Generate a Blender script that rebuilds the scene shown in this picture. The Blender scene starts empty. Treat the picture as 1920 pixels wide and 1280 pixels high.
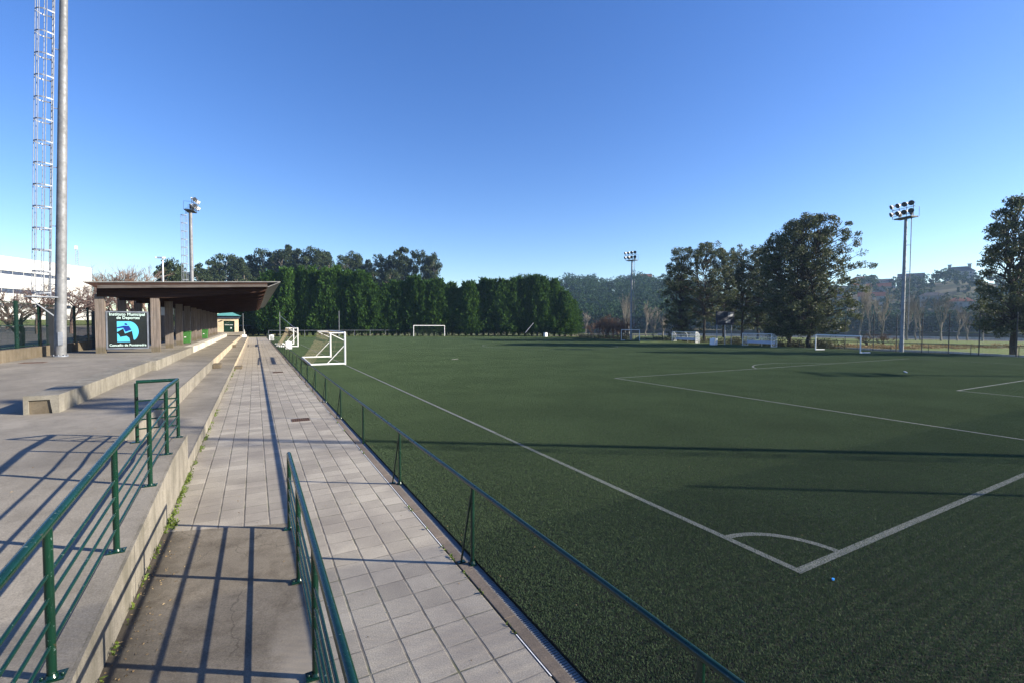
import bpy, math, random
import numpy as np
from mathutils import Vector as V, Matrix
R = math.radians
scene = bpy.context.scene
COL = scene.collection
# ------------------------------------------------------------------ camera
F, YAW, PITCH, ROLL, H = 880.0, .502, .036, .004, 2.9
c_, s_ = math.cos(YAW), math.sin(YAW); cp, sp = math.cos(PITCH), math.sin(PITCH)
RT = V((c_, -s_, 0)); FW = V((s_*cp, c_*cp, -sp)); UP = RT.cross(FW)
EYE = V((0, 0, H))
def ray(px, py):
    x, y = px-960, py-640
    cr, sr = math.cos(ROLL), math.sin(ROLL)
    x, y = x*cr+y*sr, -x*sr+y*cr
    return FW + RT*(x/F) - UP*(y/F)
def G(px, py, z=0.0):
    d = ray(px, py); return EYE + d*((z-H)/d.z)
def atY(px, py, Y):
    d = ray(px, py); return EYE + d*(Y/d.y)
def atX(px, py, X):
    d = ray(px, py); return EYE + d*(X/d.x)
def atD(px, D, z=0.0):                       # ground point in the direction px at distance D along the view axis
    d = ray(px, 610); p = EYE + d*D; return V((p.x, p.y, z))
cam = bpy.data.cameras.new('camera'); camo = bpy.data.objects.new('camera', cam); COL.objects.link(camo)
xr = RT*math.cos(ROLL) + UP*math.sin(ROLL); yr = UP*math.cos(ROLL) - RT*math.sin(ROLL)
M = Matrix((xr, yr, -FW)).transposed().to_4x4(); M.translation = EYE
camo.matrix_world = M
cam.sensor_width = 36; cam.sensor_fit = 'HORIZONTAL'; cam.lens = F/1920*36; cam.clip_start = .05; cam.clip_end = 6000
scene.camera = camo
# ------------------------------------------------------------------ light and sky
AZ = R(123); EL = R(23.3)
SUN = V((math.sin(AZ)*math.cos(EL), math.cos(AZ)*math.cos(EL), math.sin(EL)))
w = bpy.data.worlds.new('World'); scene.world = w; w.use_nodes = True
nt = w.node_tree; bg = nt.nodes['Background']
sky = nt.nodes.new('ShaderNodeTexSky'); sky.sky_type = 'NISHITA'; sky.sun_disc = False
sky.sun_elevation = EL; sky.sun_rotation = AZ; sky.altitude = 0; sky.air_density = 1.0; sky.dust_density = .25; sky.ozone_density = 3.0
hs = nt.nodes.new('ShaderNodeHueSaturation'); hs.inputs['Saturation'].default_value = 1.25; hs.inputs['Hue'].default_value = .516; gm = nt.nodes.new('ShaderNodeGamma'); gm.inputs[1].default_value = .98; nt.links.new(sky.outputs[0], gm.inputs[0]); nt.links.new(gm.outputs[0], hs.inputs['Color'])
nt.links.new(hs.outputs[0], bg.inputs[0]); bg.inputs[1].default_value = .1
sl = bpy.data.lights.new('sun', 'SUN'); sl.energy = 5.0; sl.angle = R(.53); sl.color = (1, .91, .75)
so = bpy.data.objects.new('sun', sl); COL.objects.link(so)
so.rotation_euler = SUN.to_track_quat('Z', 'Y').to_euler(); so.location = (60, -40, 60)
vs = scene.view_settings; vs.view_transform = 'Standard'; vs.look = 'None'; vs.exposure = 1.22; vs.gamma = 1
# ------------------------------------------------------------------ materials
class N:
    """small node-graph builder"""
    def __init__(s, name):
        s.m = bpy.data.materials.new(name); s.m.use_nodes = True; s.t = s.m.node_tree
        s.b = s.t.nodes['Principled BSDF']; s.out = s.t.nodes['Material Output']
        s.co = s.n('ShaderNodeNewGeometry').outputs['Position']
    def n(s, typ, **kw):
        o = s.t.nodes.new(typ)
        for k, v in kw.items(): setattr(o, k, v)
        return o
    def put(s, sock, v):
        if isinstance(v, bpy.types.NodeSocket): s.t.links.new(v, sock)
        elif v is not None:
            if sock.type == 'RGBA' and len(v) == 3: v = (*v, 1)
            sock.default_value = v
    def obj(s): return s.n('ShaderNodeTexCoord').outputs['Object']
    def map(s, co, scale=(1, 1, 1), rot=(0, 0, 0)):
        m = s.n('ShaderNodeMapping'); s.put(m.inputs[0], co); m.inputs['Scale'].default_value = scale; m.inputs['Rotation'].default_value = rot; return m.outputs[0]
    def noise(s, scale, detail=4, rough=.55, co=None, dist=0):
        o = s.n('ShaderNodeTexNoise'); s.put(o.inputs['Vector'], co or s.co); o.inputs['Scale'].default_value = scale
        o.inputs['Detail'].default_value = detail; o.inputs['Roughness'].default_value = rough; o.inputs['Distortion'].default_value = dist
        return o.outputs['Fac']
    def math(s, op, a, b=None, clamp=False):
        o = s.n('ShaderNodeMath', operation=op, use_clamp=clamp); s.put(o.inputs[0], a)
        if b is not None: s.put(o.inputs[1], b)
        return o.outputs[0]
    def ramp(s, fac, lo, hi, a=0., b=1.):
        o = s.n('ShaderNodeMapRange'); o.clamp = True; s.put(o.inputs[0], fac)
        for i, v in zip((1, 2, 3, 4), (lo, hi, a, b)): o.inputs[i].default_value = v
        return o.outputs[0]
    def mix(s, fac, a, b, typ='MIX'):
        o = s.n('ShaderNodeMix', data_type='RGBA', blend_type=typ); s.put(o.inputs[0], fac); s.put(o.inputs[6], a); s.put(o.inputs[7], b); return o.outputs[2]
    def sep(s, co=None):
        o = s.n('ShaderNodeSeparateXYZ'); s.put(o.inputs[0], co or s.co); return o.outputs
    def island(s): return s.n('ShaderNodeNewGeometry').outputs['Random Per Island']
    def bump(s, h, strength=.3, dist=.01):
        o = s.n('ShaderNodeBump'); o.inputs['Strength'].default_value = strength; o.inputs['Distance'].default_value = dist
        s.put(o.inputs['Height'], h); s.t.links.new(o.outputs[0], s.b.inputs['Normal'])
    def fin(s, col, rough=.6, metal=0., spec=.5):
        s.put(s.b.inputs['Base Color'], col); s.put(s.b.inputs['Roughness'], rough); s.b.inputs['Metallic'].default_value = metal
        s.b.inputs['Specular IOR Level'].default_value = spec
        return s.m
def hsv(c, f): return tuple(min(1, x*f) for x in c)
def concrete(name, c, stain=(.10, .09, .07), amt=.5, streak=False, spots=.35):
    n = N(name)
    big = n.noise(.45, 6, .62); mid = n.noise(2.6, 7, .68, None, .4); fine = n.noise(70, 4, .75); sp_ = n.noise(17, 5, .7)
    col = n.mix(n.ramp(big, .36, .66), hsv(c, .70), hsv(c, 1.12))
    col = n.mix(n.math('MULTIPLY', n.ramp(mid, .46, .74), amt), col, stain)
    col = n.mix(n.ramp(fine, .38, .66), n.mix(.42, col, (.02, .018, .016)), col)
    col = n.mix(n.math('MULTIPLY', n.ramp(sp_, .58, .70), spots), col, hsv(stain, .8))
    col = n.mix(n.math('MULTIPLY', n.ramp(n.noise(42, 3, .6), .66, .74), .3), col, hsv(c, 1.5))
    if streak:
        st = n.noise(1, 6, .7, n.map(n.co, (3.4, 3.4, .55)), .5); st2 = n.noise(1, 5, .7, n.map(n.co, (1.1, 1.1, 6)))
        col = n.mix(n.math('MULTIPLY', n.ramp(st, .45, .66), .7), col, stain); col = n.mix(n.math('MULTIPLY', n.ramp(st2, .55, .7), .35), col, hsv(stain, 1.4))
    n.bump(n.math('ADD', n.math('MULTIPLY', fine, .6), n.math('MULTIPLY', sp_, .6)), .4, .006)
    return n.fin(col, .88, spec=.2)
def ramp_concrete(name, c):
    m = concrete(name, c, (.08, .063, .045), .7); n = N.__new__(N); n.m = m; n.t = m.node_tree; n.b = n.t.nodes['Principled BSDF']; n.co = n.n('ShaderNodeNewGeometry').outputs['Position']
    col = n.b.inputs['Base Color'].links[0].from_socket; x, y, z = n.sep()
    d = n.math('ADD', x, n.math('MULTIPLY', n.noise(2.2, 5, .7), .55))
    col = n.mix(n.ramp(d, -.86, -.55, .75, 0), col, (.040, .034, .026))                    # dirt washed along the wall
    pale = n.math('MULTIPLY', n.ramp(n.math('ADD', x, n.math('MULTIPLY', n.noise(1.4, 5, .7), .5)), .32, .46), n.ramp(y, 5.2, 4.2))
    col = n.mix(n.math('MULTIPLY', pale, .75), col, (.30, .265, .215))
    v = n.n('ShaderNodeTexVoronoi', feature='DISTANCE_TO_EDGE'); w_ = n.n('ShaderNodeVectorMath', operation='ADD'); nz = n.n('ShaderNodeTexNoise'); nz.inputs['Scale'].default_value = 3.0; nz.inputs['Detail'].default_value = 5; n.put(nz.inputs['Vector'], n.co)
    sc = n.n('ShaderNodeVectorMath', operation='SCALE'); n.put(sc.inputs[0], nz.outputs['Color']); sc.inputs['Scale'].default_value = .45; n.put(w_.inputs[0], n.co); n.put(w_.inputs[1], sc.outputs[0]); n.put(v.inputs['Vector'], w_.outputs[0]); v.inputs['Scale'].default_value = .42
    crack = n.math('MULTIPLY', n.ramp(v.outputs['Distance'], .0, .0045, 1, 0), n.ramp(n.noise(.7, 2), .42, .5))
    col = n.mix(n.math('MULTIPLY', crack, .5), col, (.03, .026, .02)); n.put(n.b.inputs['Base Color'], col); return m
def paint(name, c, rough=.35, chips=None, var=.15):
    n = N(name)
    col = n.mix(n.ramp(n.noise(3, 4), .3, .7), hsv(c, 1-var), hsv(c, 1+var))
    if chips: col = n.mix(n.ramp(n.noise(34, 5, .75), .635, .67, 0, .75), col, chips); col = n.mix(n.ramp(n.noise(11, 5, .8), .66, .72, 0, .6), col, (.10, .055, .03))
    n.bump(n.noise(60, 3), .08, .003)
    return n.fin(col, n.ramp(n.noise(8), .3, .7, rough*.8, rough*1.25))
def metal(name, c, rough=.45, rust=False):
    n = N(name)
    col = n.mix(n.ramp(n.noise(2.2, 5, .65), .35, .65), hsv(c, .75), hsv(c, 1.15))
    if rust:
        st = n.noise(1, 5, .7, n.map(n.co, (5, 5, .35)))
        col = n.mix(n.ramp(st, .62, .72, 0, .85), col, (.16, .09, .045))
    n.bump(n.noise(30, 3), .1, .004)
    return n.fin(col, n.ramp(n.noise(6), .3, .7, rough*.8, rough*1.3), .35)
def leaf(name, a, b, rough=.5, trans=.25):
    n = N(name); r = n.island()
    col = n.mix(r, a, b)
    col = n.mix(n.ramp(n.noise(.35, 3), .35, .65, 0, .45), col, hsv(a, .7))
    n.fin(col, rough, spec=.15 if rough > .7 else .35)
    t = n.n('ShaderNodeBsdfTranslucent'); n.put(t.inputs[0], n.mix(.5, col, hsv(b, 1.3)))
    mx = n.n('ShaderNodeMixShader'); mx.inputs[0].default_value = trans
    n.t.links.new(n.b.outputs[0], mx.inputs[1]); n.t.links.new(t.outputs[0], mx.inputs[2]); n.t.links.new(mx.outputs[0], n.out.inputs[0])
    return n.m
def bark(name, c):
    n = N(name); st = n.noise(1, 6, .7, n.map(n.co, (9, 9, 1.6)))
    n.bump(st, .6, .03)
    return n.fin(n.mix(n.ramp(st, .35, .65), hsv(c, .55), hsv(c, 1.3)), .9, spec=.2)
def wood(name, c, grain=(26, 26, .8), dark=.5, moss=False):
    n = N(name); g = n.noise(1, 6, .7, n.map(n.co, grain))
    col = n.mix(n.ramp(g, .35, .65), hsv(c, dark), hsv(c, 1.25))
    col = n.mix(n.ramp(n.noise(1.3, 4), .45, .7, 0, .4 if c[0] < c[1]*1.4 else .0), col, (.16, .15, .14))
    if moss:
        z = n.sep()[2]; f = n.math('ADD', n.ramp(z, 1.45, 1.62, 1, 0), n.ramp(n.noise(5), .3, .7, -.25, .25), True)
        col = n.mix(n.math('MULTIPLY', f, .7), col, (.10, .085, .05))
    n.bump(g, .4, .01)
    return n.fin(col, .8, spec=.2)
def groove(n, v, size, width):
    f = n.math('FRACT', n.math('DIVIDE', v, size)); d = n.math('ABSOLUTE', n.math('SUBTRACT', f, .5))
    return n.ramp(d, .5-width/size*.9, .5-width/size*.35)
def tiles():
    n = N('paving_tile_mat'); x, y, z = n.sep()
    wob = n.math('MULTIPLY', n.math('SUBTRACT', n.noise(6, 3), .5), .012)
    xs = n.math('ADD', n.math('ADD', x, 1.15), wob); ys = n.math('ADD', n.math('ADD', y, 40.13), wob)
    gx = groove(n, xs, .326, .016); gy = groove(n, ys, .326, .012)
    wn = n.n('ShaderNodeTexWhiteNoise', noise_dimensions='2D'); cb = n.n('ShaderNodeCombineXYZ')
    n.put(cb.inputs[0], n.math('FLOOR', n.math('DIVIDE', xs, .326))); n.put(cb.inputs[1], n.math('FLOOR', n.math('DIVIDE', ys, .326)))
    n.put(wn.inputs['Vector'], cb.outputs[0])
    c = (.440, .398, .328)
    col = n.mix(wn.outputs[0], hsv(c, .80), hsv(c, 1.12))
    fine = n.noise(85, 4, .8)
    col = n.mix(n.ramp(fine, .40, .62), n.mix(.5, col, (.045, .038, .032)), col)
    col = n.mix(n.ramp(n.noise(.8, 5, .6), .40, .62, .0, .5), col, (.15, .13, .115))
    warm = n.ramp(y, 25, 48, 0, .45); col = n.mix(n.math('MULTIPLY', warm, n.ramp(x, -.2, 1.0, 1, .35)), col, (.50, .42, .31))
    col = n.mix(n.math('MULTIPLY', n.ramp(n.noise(14, 4), .62, .75), .35), col, (.13, .12, .10))
    gfac = n.ramp(n.noise(3.5, 3), .35, .6, .22, .78)
    jn = n.math('MAXIMUM', gx, n.math('MULTIPLY', gy, n.ramp(n.noise(2.2, 2), .36, .6, .30, 1)))
    moss = n.mix(n.ramp(n.noise(1.1, 3), .5, .62), (.07, .06, .05), (.075, .085, .03))
    col = n.mix(n.math('MULTIPLY', jn, gfac), col, moss)
    n.bump(n.math('SUBTRACT', n.math('MULTIPLY', fine, .3), jn), .55, .008)
    return n.fin(col, .85, spec=.3)
def turf(name, c, line=False):
    n = N(name)
    fine = n.noise(160, 4, .8); f2 = n.noise(38, 4, .7); big = n.noise(.22, 4, .6)
    col = n.mix(n.ramp(fine, .32, .70), hsv(c, .30), hsv(c, 1.55))
    col = n.mix(n.ramp(f2, .35, .68, 0, .55), col, hsv(c, .55))
    col = n.mix(n.ramp(big, .38, .66, 0, .35), col, (c[0]*1.35, c[1]*1.02, c[2]*.75))
    if line:
        edge = n.ramp(n.noise(75, 3, .7), .40, .52)
        col = n.mix(n.math('MULTIPLY', edge, .9), (.04, .06, .035), (.215, .22, .212))
    n.bump(n.math('ADD', fine, f2), .8, .012)
    n.fin(col, .75, spec=.25)
    n.b.inputs['Sheen Weight'].default_value = .0; n.b.inputs['Sheen Roughness'].default_value = .45
    n.b.inputs['Sheen Tint'].default_value = (.72, .9, .74, 1)
    return n.m
MAT = dict(
 galvf=metal('pale_galvanised_steel', (.24, .255, .275), .6),
 tile=tiles(), turf=turf('turf_mat', (.012, .014, .010)), line=turf('turf_line_mat', (.05, .09, .045), True),
 walk=concrete('walkway_concrete', (.315, .284, .236), (.15, .132, .105), .5),
 ramp=ramp_concrete('ramp_concrete', (.25, .217, .17)),
 wall=concrete('stained_wall_concrete', (.33, .30, .25), (.10, .092, .07), .65, True),
 bench=concrete('bench_concrete', (.32, .295, .245), (.12, .108, .082), .55, True),
 lowwall=concrete('low_wall_concrete', (.20, .165, .12), (.085, .066, .04), .55, True),
 white_wall=concrete('white_painted_concrete', (.72, .68, .61), (.38, .33, .25), .25, True),
 cream=concrete('cream_concrete', (.60, .51, .38), (.30, .24, .16), .45, True),
 kerb=concrete('brown_kerb_stone', (.235, .19, .15), (.12, .10, .08), .4),
 drain=paint('grey_grating', (.21, .21, .205), .7), drain_dark=paint('drain_dark', (.012, .012, .012), .9),
 green=paint('green_rail_paint', (.0028, .026, .0145), .24, (.16, .22, .20), .2), pgreen=paint('dark_green_paint', (.003, .022, .013), .3, (.12, .16, .12), .2),
 galv=metal('galvanised_steel', (.20, .205, .215), .65, True), galv2=metal('grey_steel', (.21, .23, .27), .55), steel=metal('dull_steel', (.30, .32, .35), .5),
 dark=paint('dark_metal', (.02, .022, .026), .5), white=paint('white_enamel', (.80, .80, .79), .4, None, .05), whiteb=paint('white_plastic', (.78, .79, .80), .5, None, .04),
 lampglass=paint('lamp_glass', (.045, .05, .06), .12), glass=paint('dark_glass', (.012, .02, .024), .08, None, .1),
 wood=wood('weathered_post_wood', (.205, .168, .145), moss=True), woodbeam=wood('dark_beam_wood', (.045, .023, .016), (1.2, 18, 18)), woodred=wood('red_soffit_wood', (.15, .040, .018), (24, .8, 24)),
 woodgable=wood('grey_gable_board', (.105, .088, .078), (.8, 20, 20)),
 roofmetal=metal('roof_edge_metal', (.27, .265, .25), .6), bin=paint('green_bin_plastic', (.040, .15, .030), .5), binlid=paint('green_bin_lid', (.025, .10, .025), .5),
 kroof=paint('green_roof_sheet', (.10, .30, .27), .5), kwall=concrete('cream_render', (.80, .66, .45), (.45, .36, .25), .25), kfascia=paint('dark_blue_fascia', (.035, .05, .075), .5),
 ground=None, leafE=leaf('evergreen_leaf', (.014, .026, .009), (.110, .130, .050), .6, .25), blade=leaf('turf_blade', (.052, .086, .043), (.104, .150, .074), .8, .15),
 leafC=leaf('cypress_leaf', (.015, .052, .009), (.080, .160, .028), .8, .2), leafK=leaf('eucalyptus_leaf', (.022, .040, .018), (.070, .092, .045), .8, .15),
 leafF=leaf('far_forest_leaf', (.011, .036, .010), (.040, .082, .024), .9, .1), leafW=leaf('weed_leaf', (.07, .12, .015), (.17, .22, .04), .6, .3),
 dry=leaf('dry_leaf', (.20, .13, .06), (.42, .32, .18), .8, .1), leafB=leaf('bramble_leaf', (.035, .045, .02), (.10, .09, .04), .6, .15),
 bark=bark('dark_bark', (.055, .045, .036)), barkK=bark('eucalyptus_bark', (.30, .26, .21)), barkP=bark('pale_bark', (.26, .23, .19)), twig=bark('twig_bark', (.22, .15, .115)),
 twigred=bark('reddish_twig_bark', (.13, .085, .06)), twigpink=bark('pinkish_twig_bark', (.125, .088, .078)),
 net=paint('tan_net_cord', (.27, .225, .15), .8), netg=paint('green_net_cord', (.03, .06, .04), .8),
 bldg=concrete('white_building_panel', (.80, .80, .79), (.6, .6, .58), .15), bldg_shade=concrete('building_side_painted_shade', (.33, .29, .24), (.2, .18, .15), .2), window=paint('building_window', (.05, .065, .10), .12, None, .4),
 asphalt=concrete('asphalt', (.115, .105, .10), (.07, .066, .062), .4), terracotta=concrete('terracotta_roof', (.34, .12, .065), (.14, .07, .05), .4), rend=concrete('pale_render', (.50, .47, .43), (.4, .36, .3), .2), slate=concrete('slate_roof', (.12, .11, .115), (.08, .08, .08), .2),
 cyan=paint('emblem_cyan', (.10, .52, .80), .35, None, .03), navy=paint('emblem_navy', (.008, .028, .22), .35, None, .05), ink=paint('sign_black', (.016, .020, .022), .12, None, .1), letter=paint('sign_letter', (.62, .80, .76), .4, None, .03),
 paper=paint('notice_paper', (.62, .62, .60), .6, (.2, .2, .22), .1), blue=paint('blue_plastic', (.04, .30, .75), .4), screen=paint('scoreboard_face', (.009, .016, .034), .75), rust=metal('rusty_iron', (.12, .062, .035), .7), seatw=paint('bench_seat_white', (.42, .45, .52), .5, None, .05),
)
def groundmat():
    n = N('meadow_ground'); big = n.noise(.09, 5, .6); mid = n.noise(.7, 5, .65); fine = n.noise(22, 4, .75)
    g = n.mix(n.ramp(fine, .3, .7), (.055, .085, .022), (.12, .17, .045))
    d = n.mix(n.ramp(fine, .3, .7), (.10, .075, .042), (.20, .165, .095))
    col = n.mix(n.ramp(n.math('ADD', n.math('MULTIPLY', big, .6), n.math('MULTIPLY', mid, .4)), .46, .56), g, d)
    n.bump(fine, .8, .05); return n.fin(col, .9, spec=.15)
MAT['ground'] = groundmat()
def lawnmat():
    n = N('lawn_grass'); fine = n.noise(30, 4, .75)
    col = n.mix(n.ramp(fine, .3, .7), (.07, .105, .028), (.15, .19, .055)); col = n.mix(n.ramp(n.noise(.25, 4), .45, .65, 0, .6), col, (.16, .15, .07))
    n.bump(fine, .8, .04); return n.fin(col, .9, spec=.15)
MAT['lawn'] = lawnmat()
def watermat():
    n = N('river_water'); n.bump(n.noise(1, 4, .6, n.map(n.co, (.6, .25, 1))), .12, .1); return n.fin((.02, .035, .05), .08)
MAT['water'] = watermat()
def hillmat():
    n = N('hill_ground'); a = n.noise(.03, 5, .6); col = n.mix(n.ramp(a, .42, .58), (.05, .06, .03), (.13, .115, .075)); return n.fin(col, .95, spec=.1)
MAT['hill'] = hillmat()
# ------------------------------------------------------------------ mesh builder
class MB:
    def __init__(s): s.v = []; s.f = []; s.off = 0; s.sm = []
    def add(s, vs, fs, smooth=False):
        o = len(s.v); s.v += [tuple(p) for p in vs]; s.f += [tuple(i+o for i in f) for f in fs]; s.sm += [smooth]*len(fs); return s
    def box(s, a, b):
        x0, y0, z0 = a; x1, y1, z1 = b
        return s.add([(x0, y0, z0), (x1, y0, z0), (x1, y1, z0), (x0, y1, z0), (x0, y0, z1), (x1, y0, z1), (x1, y1, z1), (x0, y1, z1)],
                     [(0, 3, 2, 1), (4, 5, 6, 7), (0, 1, 5, 4), (1, 2, 6, 5), (2, 3, 7, 6), (3, 0, 4, 7)])
    def obox(s, c, ax, ay, az):
        c = V(c); ax = V(ax); ay = V(ay); az = V(az)
        vs = [c+ax*i+ay*j+az*k for k in (-1, 1) for (i, j) in ((-1, -1), (1, -1), (1, 1), (-1, 1))]
        return s.add(vs, [(0, 3, 2, 1), (4, 5, 6, 7), (0, 1, 5, 4), (1, 2, 6, 5), (2, 3, 7, 6), (3, 0, 4, 7)])
    def bar(s, p0, p1, wx, wz, upv=(0, 0, 1)):
        p0 = V(p0); p1 = V(p1); d = p1-p0; u = V(upv); sd = d.cross(u)
        if sd.length < 1e-6: sd = d.cross(V((1, 0, 0)))
        sd.normalize(); u2 = sd.cross(d).normalized()
        return s.obox((p0+p1)/2, d/2, sd*wx/2, u2*wz/2)
    def tube(s, pts, r, n=8, cap=True):
        pts = [V(p) for p in pts]; k = len(pts); rs = r if isinstance(r, (list, tuple)) else [r]*k
        vs = []; prev = None
        for i, p in enumerate(pts):
            d = (pts[min(i+1, k-1)]-pts[max(i-1, 0)]).normalized()
            u = prev if prev is not None else (V((0, 0, 1)) if abs(d.z) < .9 else V((1, 0, 0)))
            a = d.cross(u); a = a.normalized() if a.length > 1e-5 else d.orthogonal().normalized()
            b = a.cross(d); prev = b
            vs += [p+(a*math.cos(2*math.pi*j/n)+b*math.sin(2*math.pi*j/n))*rs[i] for j in range(n)]
        fs = [(i*n+j, i*n+(j+1) % n, (i+1)*n+(j+1) % n, (i+1)*n+j) for i in range(k-1) for j in range(n)]
        s.add(vs, fs, n > 4)
        if cap:
            s.add(vs[:n], [tuple(range(n))[::-1]]); s.add(vs[-n:], [tuple(range(n))])
        return s
    def prism(s, poly, ext):
        poly = [V(p) for p in poly]; e = V(ext); n = len(poly)
        return s.add(poly+[p+e for p in poly], [tuple(range(n))[::-1], tuple(range(n, 2*n))]+[(i, (i+1) % n, n+(i+1) % n, n+i) for i in range(n)])
    def quad(s, a, b, c, d): return s.add([a, b, c, d], [(0, 1, 2, 3)])
    def lathe(s, c, prof, n=16, axis=(0, 0, 1)):
        z = V(axis).normalized(); x = z.orthogonal().normalized(); y = z.cross(x); c = V(c); vs = []
        for r, h in prof: vs += [c+z*h+(x*math.cos(2*math.pi*j/n)+y*math.sin(2*math.pi*j/n))*r for j in range(n)]
        k = len(prof)
        return s.add(vs, [(i*n+j, i*n+(j+1) % n, (i+1)*n+(j+1) % n, (i+1)*n+j) for i in range(k-1) for j in range(n)], True)
    def build(s, name, mat, parent=None, bevel=0, mesh=None):
        org = V((0, 0, 0)); p = parent
        while p is not None: org = org + V(p.location); p = p.parent
        me = mesh or bpy.data.meshes.new(name)
        me.from_pydata([(x-org.x, y-org.y, z-org.z) for x, y, z in s.v], [], s.f)
        me.polygons.foreach_set('use_smooth', s.sm); me.materials.append(MAT[mat] if isinstance(mat, str) else mat)
        me.update()
        o = bpy.data.objects.new(name, me); COL.objects.link(o); o.parent = parent
        if bevel:
            m = o.modifiers.new('bevel', 'BEVEL'); m.width = bevel; m.segments = 2; m.limit_method = 'ANGLE'; m.angle_limit = R(40)
        return o
def npmesh(name, verts, quads, mat):
    me = bpy.data.meshes.new(name); nv = len(verts); nf = len(quads); k = quads.shape[1]
    me.vertices.add(nv); me.vertices.foreach_set('co', np.asarray(verts, np.float32).ravel())
    me.loops.add(nf*k); me.loops.foreach_set('vertex_index', np.asarray(quads, np.int32).ravel())
    me.polygons.add(nf); me.polygons.foreach_set('loop_start', np.arange(0, nf*k, k, dtype=np.int32))
    me.update(calc_edges=True); me.validate(); me.materials.append(MAT[mat] if isinstance(mat, str) else mat); return me
def tag(o, label=None, cat=None, group=None, kind=None):
    if label: o['label'] = label
    if cat: o['category'] = cat
    if group: o['group'] = group
    if kind: o['kind'] = kind
    return o
def thing(name, label, cat, loc=(0, 0, 0), group=None, rz=0):
    o = bpy.data.objects.new(name, None); COL.objects.link(o); o.location = loc; o.rotation_euler = (0, 0, rz); o.empty_display_size = .2
    return tag(o, label, cat, group)
def struct(name, mb, mat, bevel=0):
    return tag(mb.build(name, mat, None, bevel), kind='structure')
def copy_tree(o, parent=None):
    c = o.copy(); COL.objects.link(c); c.parent = parent
    for ch in list(o.children): copy_tree(ch, c)
    return c
def link(name, me, parent):
    o = bpy.data.objects.new(name, me); COL.objects.link(o); o.parent = parent; return o
ORD = 'first second third fourth fifth sixth seventh eighth ninth tenth eleventh twelfth thirteenth fourteenth fifteenth sixteenth seventeenth eighteenth nineteenth twentieth'.split()
TENS = {2: 'twenty', 3: 'thirty', 4: 'forty', 5: 'fifty', 6: 'sixty'}
def nth(i):                                   # i from 1
    if i <= 20: return ORD[i-1]
    t, u = divmod(i, 10)
    return (TENS[t]+'-'+ORD[u-1]) if u else {3: 'thirtieth', 4: 'fortieth', 5: 'fiftieth', 6: 'sixtieth'}[t]
# ================================================================== SETTING
def polar(name, radii, angs, zf, mat):
    m = MB(); vs = []; na = len(angs)
    for r in radii:
        for a in angs: vs.append((r*math.sin(a), r*math.cos(a), zf(r, a)))
    fs = [(i*na+j, (i+1)*na+j, (i+1)*na+j+1, i*na+j+1) for i in range(len(radii)-1) for j in range(na-1)]
    m.add(vs, [f[::-1] for f in fs], True); return struct(name, m, mat)
def ss(a, b, x):
    t = max(0, min(1, (x-a)/(b-a))); return t*t*(3-2*t)
ANG = [R(a) for a in range(-180, 181, 4)]
def gz(r, a):
    d = math.degrees(a)
    return -.12-2.6*ss(28, 36, d)*(1-ss(125, 135, d))*ss(168, 178, r)*(1-ss(300, 310, r))
ground = polar('ground', [0.5, 20, 60, 120, 160, 168, 171, 174, 178, 230, 300, 305, 310, 400, 690], ANG, gz, 'ground')
wm = MB(); wm.quad((20, -250, -1.6), (330, -250, -1.6), (330, 290, -1.6), (20, 290, -1.6))
river = polar('river', [165, 240, 315], [R(a) for a in range(28, 136, 4)], lambda r, a: -1.6, 'water')
def hillh(a):
    d = math.degrees(a)
    base = 43*ss(25, 29.5, d) - 15*ss(46, 54, d)+2.5*math.sin(d*.9)+1.4*math.sin(d*2.3+1)
    return max(0, base*ss(25, 28, d)*(1-ss(125, 150, d)) + 13*ss(52, 60, d))
def hz(r, a): return -1.2 + hillh(a)*ss(305, 560, r)
polar('hill', [300, 320, 350, 380, 410, 440, 470, 500, 530, 560, 600, 680], [R(a) for a in np.arange(24, 152, 1.5)], hz, 'hill')
# promenade beside the river
def band(name, r0, r1, a0, a1, z, mat):
    return polar(name, [r0, r1], [R(a) for a in np.arange(a0, a1, 3)], lambda r, a: z, mat)
band('riverside_path', 140, 156, 38, 100, -.10, 'asphalt')
# pitch (raised 3 cm), lines 4 mm above
TZ = .03
m = MB(); m.box((2.33, -40, -.3), (63.0, 111.0, TZ)); struct('football_pitch', m, 'turf')
def lines():
    m = MB(); z = TZ+.0145; w = .1
    zn = TZ+.0088
    def seg(x0, y0, x1, y1, z=z): m.quad((x0, y0, z), (x1, y0, z), (x1, y1, z), (x0, y1, z))
    XL, XR, Y0, YF, YH = 5.50, 62.2, 3.06, 105.0, 53.5
    seg(XL, Y0, XL+w, 11, zn); seg(XL, 11, XL+w, YF); seg(XL+w, Y0, 14, Y0+w, zn); seg(14, Y0, XR, Y0+w); seg(XR, Y0, XR+w, YF); seg(XL+w, YF-w, XR, YF); seg(XL+w, YH, XR, YH+w)
    for s, y in ((1, Y0+w), (-1, YF-w)):
        def sg(x0, a, x1, b): seg(x0, *(sorted((y+s*a, y+s*b))[0:1]), x1, sorted((y+s*a, y+s*b))[1])
        for xa, xb, dpt in ((17.0, 51.0, 16.35), (27.4, 40.7, 5.6)):
            sg(xa, 0, xa+w, dpt); sg(xb-w, 0, xb, dpt); sg(xa+w, dpt-w, xb-w, dpt)
        arc(m, 34.05, y+s*12.4, 6.15, z, w, *((math.asin(3.95/6.15), math.pi-math.asin(3.95/6.15)) if s > 0 else (math.pi+math.asin(3.95/6.15), 2*math.pi-math.asin(3.95/6.15))))
    arc(m, XL+w/2, Y0+w, .92, zn+.0006, w, .0, math.pi/2-.02)
    arc(m, 35.2, YH, 9.1, z, w, .012, math.pi-.012); arc(m, 35.2, YH, 9.1, z, w, math.pi+.025, 2*math.pi-.025)
    return struct('pitch_line_marking', m, 'line')
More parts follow.
